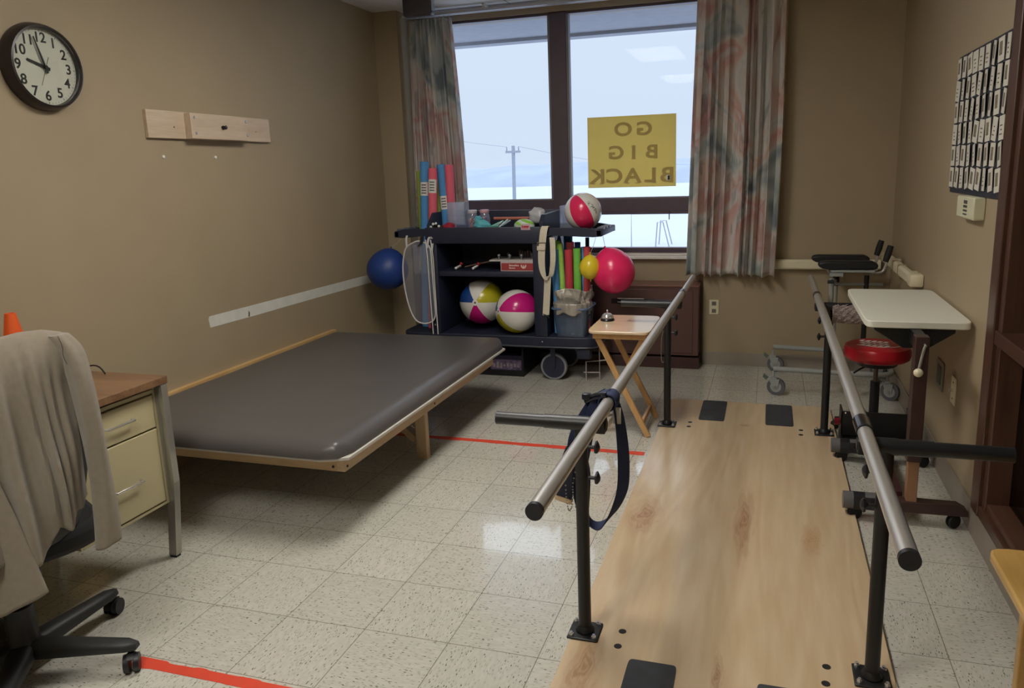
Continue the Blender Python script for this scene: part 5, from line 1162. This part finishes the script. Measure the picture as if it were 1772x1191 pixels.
for i in range(8): x = .225+i*.027; mb.box(x, x+.018, 3.1325, 3.1336, .06+rp.uniform(-.01, .01), .09+rp.uniform(-.01, .012))
link('print_patch', mb, mat('pale_print2', (160, 148, 152), .6, var=.3, scale=60), pf)
ws = thing('wire_stand', 'small bent white wire stand on the floor at the cart corner', 'wire stand', (1.0, 3.1, 0))
link('wire', MB().tube([(.955, 3.08, .002), (.955, 3.08, .145), (1.045, 3.12, .145), (1.045, 3.12, .060), (.93, 3.10, .060)], .0045, 8).tube([(1.045, 3.12, .145), (1.115, 3.15, .150)], .0045, 8).tube([(1.040, 3.14, .145), (1.042, 3.14, .30)], .004, 8).tube([(1.045, 3.12, .060), (1.045, 3.12, .002)], .0045, 8), mat('white_wire', (190, 188, 186), .35, metal=.4), ws)

# ================================================================== WALKER
wk = thing('platform_walker', 'grey steel platform walker with black forearm pads parked in the right corner', 'walker', (2.58, 3.3, 0))
Z0 = .165
link('base_frame', MB().tube([(2.235, 3.0, Z0+.01), (2.60, 3.0, Z0+.004), (2.86, 3.0, Z0), (2.93, 3.03, Z0), (2.955, 3.10, Z0), (2.955, 3.30, Z0), (2.955, 3.48, Z0), (2.93, 3.56, Z0), (2.86, 3.59, Z0), (2.60, 3.59, Z0+.01), (2.235, 3.59, Z0+.02)], .017, 14, sub=5), GREYM, wk)
for x, y, hd in ((2.235, 3.0, 2.9), (2.235, 3.59, 2.9), (2.925, 3.02, 2.6), (2.925, 3.56, 2.6)):
    caster(wk, x, y, .058, .011, hd, RUBBER, GREYM, axle=.020, zt=.16, twin=False)
    link('brake_tab', MB().prism([(x-.066, y-.008, .120), (x-.060, y-.008, .142), (x-.030, y-.008, .118), (x-.045, y-.008, .100)], (0, .016, 0)), mat('green_grey_tab', (92, 104, 96), .5), wk)
link('post', MB().cyl((2.575, 3.12, Z0), (2.575, 3.12, .76), .016, None, 16).cyl((2.575, 3.12, Z0), (2.575, 3.0, Z0), .014, None, 12), GREYM, wk)
link('post', MB().cyl((2.625, 3.44, Z0), (2.625, 3.44, .80), .016, None, 16).cyl((2.625, 3.44, Z0), (2.625, 3.59, Z0), .014, None, 12), mat('light_grey_tube', (176, 176, 170), .3, metal=.5), wk)
link('collar', MB().cyl((2.627, 3.44, .665), (2.627, 3.44, .745), .021, None, 16), BLACKP, wk)
link('lift_column', MB().cyl((2.80, 3.28, Z0), (2.80, 3.28, .76), .016, None, 16).cyl((2.80, 3.28, Z0), (2.955, 3.28, Z0), .014, None, 12), BLACKM, wk)
link('crossbar', MB().cyl((2.575, 3.12, .70), (2.625, 3.44, .70), .011, None, 12).cyl((2.60, 3.28, .70), (2.90, 3.28, .70), .010, None, 12).cyl((2.60, 3.28, .795), (2.86, 3.28, .795), .012, None, 12).box(2.56, 2.64, 3.10, 3.47, .775, .797), GREYM, wk)
for i, (yy, x0, x1) in enumerate(((3.13, 2.485, 2.845), (3.47, 2.462, 2.835))):
    z0, z1 = .812, .872
    fp = link('forearm_pad', MB().prism([(x0, yy-.035, z0+.03), (x0+.01, yy-.035, z1-.005), (x0+.05, yy-.035, z1), (x1-.04, yy-.035, z1), (x1, yy-.035, z1-.018), (x1-.005, yy-.035, z0+.01), (x0+.09, yy-.035, z0), (x0+.03, yy-.035, z0+.012)], (0, .075, 0)), mat('black_vinyl_pad', (26, 28, 32), .45, var=.08), wk, bevel=.012)
    link('pad_tray', MB().box(x0+.08, x1-.02, yy-.03, yy+.03, z0-.012, z0+.004), GREYM, fp, bevel=.003)
    link('handle_bar', MB().tube([(x1-.06, yy, z0-.01), (x1+.02, yy, z0-.012), (x1+.045, yy, .85), (x1+.06, yy, .96)], .009, 10, sub=3), mat('light_grey_tube', (0, 0, 0)), wk)
    link('grip', MB().tube([(x1+.040, yy, .868), (x1+.053, yy, .915), (x1+.066, yy, .968)], [.017, .021, .018], 14, sub=0), BLACKR, wk)
link('knob', MB().cyl((2.575, 3.10, .745), (2.575, 3.06, .745), .012, None, 8).box(2.545, 2.585, 3.05, 3.07, .735, .755, bev=.004), BLACKP, wk)

# ================================================================== ADJUSTABLE TABLE
at_ = thing('adjustable_table', 'white-topped height adjustable table with brown columns and crank beside the right wall', 'table', (2.78, 1.6, 0))
bm_ = mat('brown_steel', (66, 44, 40), .4, var=.08)
mb = MB(); mb.prism([(2.785+p[0], 1.80+p[1], .805) for p in se_pts(.203, .43, 44, .12)], (0, 0, .030), smooth=True)
link('tabletop', mb, mat('white_laminate_top', (224, 224, 210), .4, var=.01), at_, bevel=.004)
for y in (1.24, 1.90):
    b0 = link('base_beam', MB().prism([(2.66, y-.028, .055), (2.66, y-.028, .105), (2.95, y-.028, .105), (2.985, y-.028, .085), (2.99, y-.028, .060)], (0, .056, 0)), bm_, at_, bevel=.003)
    link('extension_tube', MB().cyl((2.515, y, .080), (2.665, y, .080), .037, None, 22), mat('grey_extension', (96, 96, 98), .4), at_)
    link('clamp', MB().cyl((2.555, y, .080), (2.60, y, .080), .041, None, 8).box(2.60, 2.645, y-.046, y-.028, .06, .11, bev=.004).cyl((2.615, y-.05, .10), (2.64, y-.05, .065), .008, None, 10), BLACKP, at_)
    if y > 1.5:
        for x, hd in ((2.575, .4), (2.95, .6)): caster(at_, x, y, .030, .012, hd, BLACKR, BLACKP, axle=.012, zt=.065)
        continue
    c_ = link('column', MB().box(2.748, 2.800, y-.03, y+.03, .28, .805), bm_, at_, bevel=.003)
    link('inner_column', MB().box(2.755, 2.796, y-.024, y+.024, .105, .285), mat('tan_inner_column', (150, 112, 82), .4), c_, bevel=.002)
    for x, hd in ((2.575, .4), (2.95, .6)): caster(at_, x, y, .030, .012, hd, BLACKR, BLACKP, axle=.012, zt=.065)
link('base_rail', MB().box(2.70, 2.75, 1.27, 1.87, .06, .125), mat('maroon_brown_rail', (62, 34, 34), .4), at_, bevel=.003)
link('support_bracket', MB().prism([(2.62, 1.40, .805), (2.93, 1.40, .805), (2.93, 1.40, .785), (2.83, 1.40, .715), (2.735, 1.40, .715), (2.62, 1.40, .79)], (0, .04, 0)).prism([(2.62, 2.0, .805), (2.93, 2.0, .805), (2.93, 2.0, .785), (2.83, 2.0, .715), (2.735, 2.0, .715), (2.62, 2.0, .79)], (0, .04, 0)).box(2.755, 2.795, 1.22, 2.04, .745, .804), BLACKM, at_, bevel=.003)
ck_ = link('crank', MB().tube([(2.782, 1.37, .775), (2.782, 1.20, .775), (2.777, 1.19, .765), (2.762, 1.185, .68)], .0055, 10, sub=3), CHROME, at_)
link('crank_knob', MB().sphere((2.760, 1.178, .668), .018, 18, 12, (1, 1, .95)), CREAM, ck_)

# ================================================================== STOOL
SX, SY = 2.765, 2.36
st_ = thing('rolling_stool', 'round red vinyl rolling stool with white printed top behind the right bar', 'stool', (SX, SY, 0))
redv = mat('red_vinyl', (176, 26, 40), .28, var=.05)
link('seat', MB().lathe([(0, .428), (.152, .428), (.166, .438), (.172, .456), (.171, .484), (.164, .502), (.145, .510), (0, .514)], (SX, SY, 0), 56), redv, st_)
link('seat_base', MB().lathe([(0, .395), (.10, .395), (.13, .427), (0, .427)], (SX, SY, 0), 32), BLACKP, st_)
link('gas_lift', MB().cyl((SX, SY, .26), (SX, SY, .40), .012, None, 16), mat('grey_brown_lift', (120, 108, 100), .35, metal=.6), st_)
link('column', MB().cyl((SX, SY, .07), (SX, SY, .30), .025, None, 20), BLACKP, st_)
link('lever', MB().tube([(SX, SY, .395), (SX-.07, SY-.04, .385), (SX-.12, SY-.07, .36)], .005, 8, sub=3), BLACKP, st_)
for k in range(5):
    a = .5+2*PI*k/5; d = Vector((math.cos(a), math.sin(a), 0)); c0 = Vector((SX, SY, 0))
    link('base_arm', MB().obox(c0+d*.015+Vector((0, 0, .075)), c0+d*.20+Vector((0, 0, .062)), .032, .022, bev=.004), BLACKP, st_)
    caster(st_, SX+d.x*.19, SY+d.y*.19, .024, .014, a+2.2, BLACKR, BLACKP, axle=.010, zt=.062)
mp_ = mat('white_print', (228, 222, 214), .5); mb = MB(); Ms = Matrix.Translation((SX-.0, SY+.0, .5132)) @ Matrix.Rotation(math.radians(-18), 4, 'Z')
rs = random.Random(12)
def slab(pts): mb.prism([Ms @ Vector((x, y, -.001)) for x, y in pts], (0, 0, .0016))
for row, yy in enumerate((.045, .0, -.045)):
    x = -.10+row*.012
    for k in range(5):
        w_ = .026; slab([(x, yy-.017), (x+w_*.8, yy-.017), (x+w_, yy+.017), (x+.008, yy+.017)]); x += w_+.004
slab([(.03, -.085), (.10, -.05), (.135, .0), (.130, .005), (.095, -.042), (.028, -.078)]); slab([(-.09, -.072), (.03, -.088), (.03, -.081), (-.09, -.065)])
link('print', mb, mp_, st_)

rk = thing('weight_rack', 'low black metal box rack on the floor under the rolling stool', 'rack', (2.73, 2.08, 0))
link('shell', MB().box(2.565, 2.895, 1.99, 1.998, .10, .235).box(2.565, 2.895, 2.05, 2.058, .02, .12).box(2.565, 2.573, 1.99, 2.11, .0, .235).box(2.887, 2.895, 1.99, 2.11, 0, .235).box(2.573, 2.887, 1.99, 2.11, .10, .108), mat('black_sheet_metal', (26, 26, 28), .35), rk, bevel=.002)
for x, z in ((2.585, .225), (2.878, .225), (2.72, .05)): link('rivet', MB().sphere((x, 1.988, z), .005, 10, 6), CHROME, rk)
for lab, y, z in (('dark red hand weight tucked on the upper left of the black rack', 2.03, .165), ('dark red hand weight on the lower left of the black rack', 1.975, .046)):
    t = thing('hand_weight', lab, 'hand weight', (2.55, y, z)); rm = mat('dark_red_vinyl', (110, 18, 34), .35)
    link('bar', MB().cyl((2.50+.03, y, z), (2.60+.01, y, z), .010, None, 12), BLACKM, t)
    link('head', MB().cyl((2.535, y, z), (2.562, y, z), .019, None, 6), rm, t)

# ================================================================== BENCH
bn = thing('wooden_bench', 'honey coloured wooden bench with rounded corner along the right wall', 'bench', (2.88, -.7, 0))
bw = wood('honey_bench_wood', (214, 174, 104), (190, 146, 76), .35, 'y', 1.4, amount=.6, coat=.2)
mb = MB(); mb.prism([(2.775, -1.9, .425), (2.775, .125, .425), (2.782, .150, .425), (2.80, .163, .425), (2.83, .168, .425), (2.985, .168, .425), (2.985, -1.9, .425)], (0, 0, .026))
link('seat', mb, bw, bn, bevel=.006)
for yy in (-1.7, -.05): link('leg', MB().box(2.81, 2.975, yy, yy+.03, 0, .425), bw, bn, bevel=.003)
link('stretcher', MB().box(2.88, 2.90, -1.67, -.05, .30, .38), bw, bn, bevel=.003)
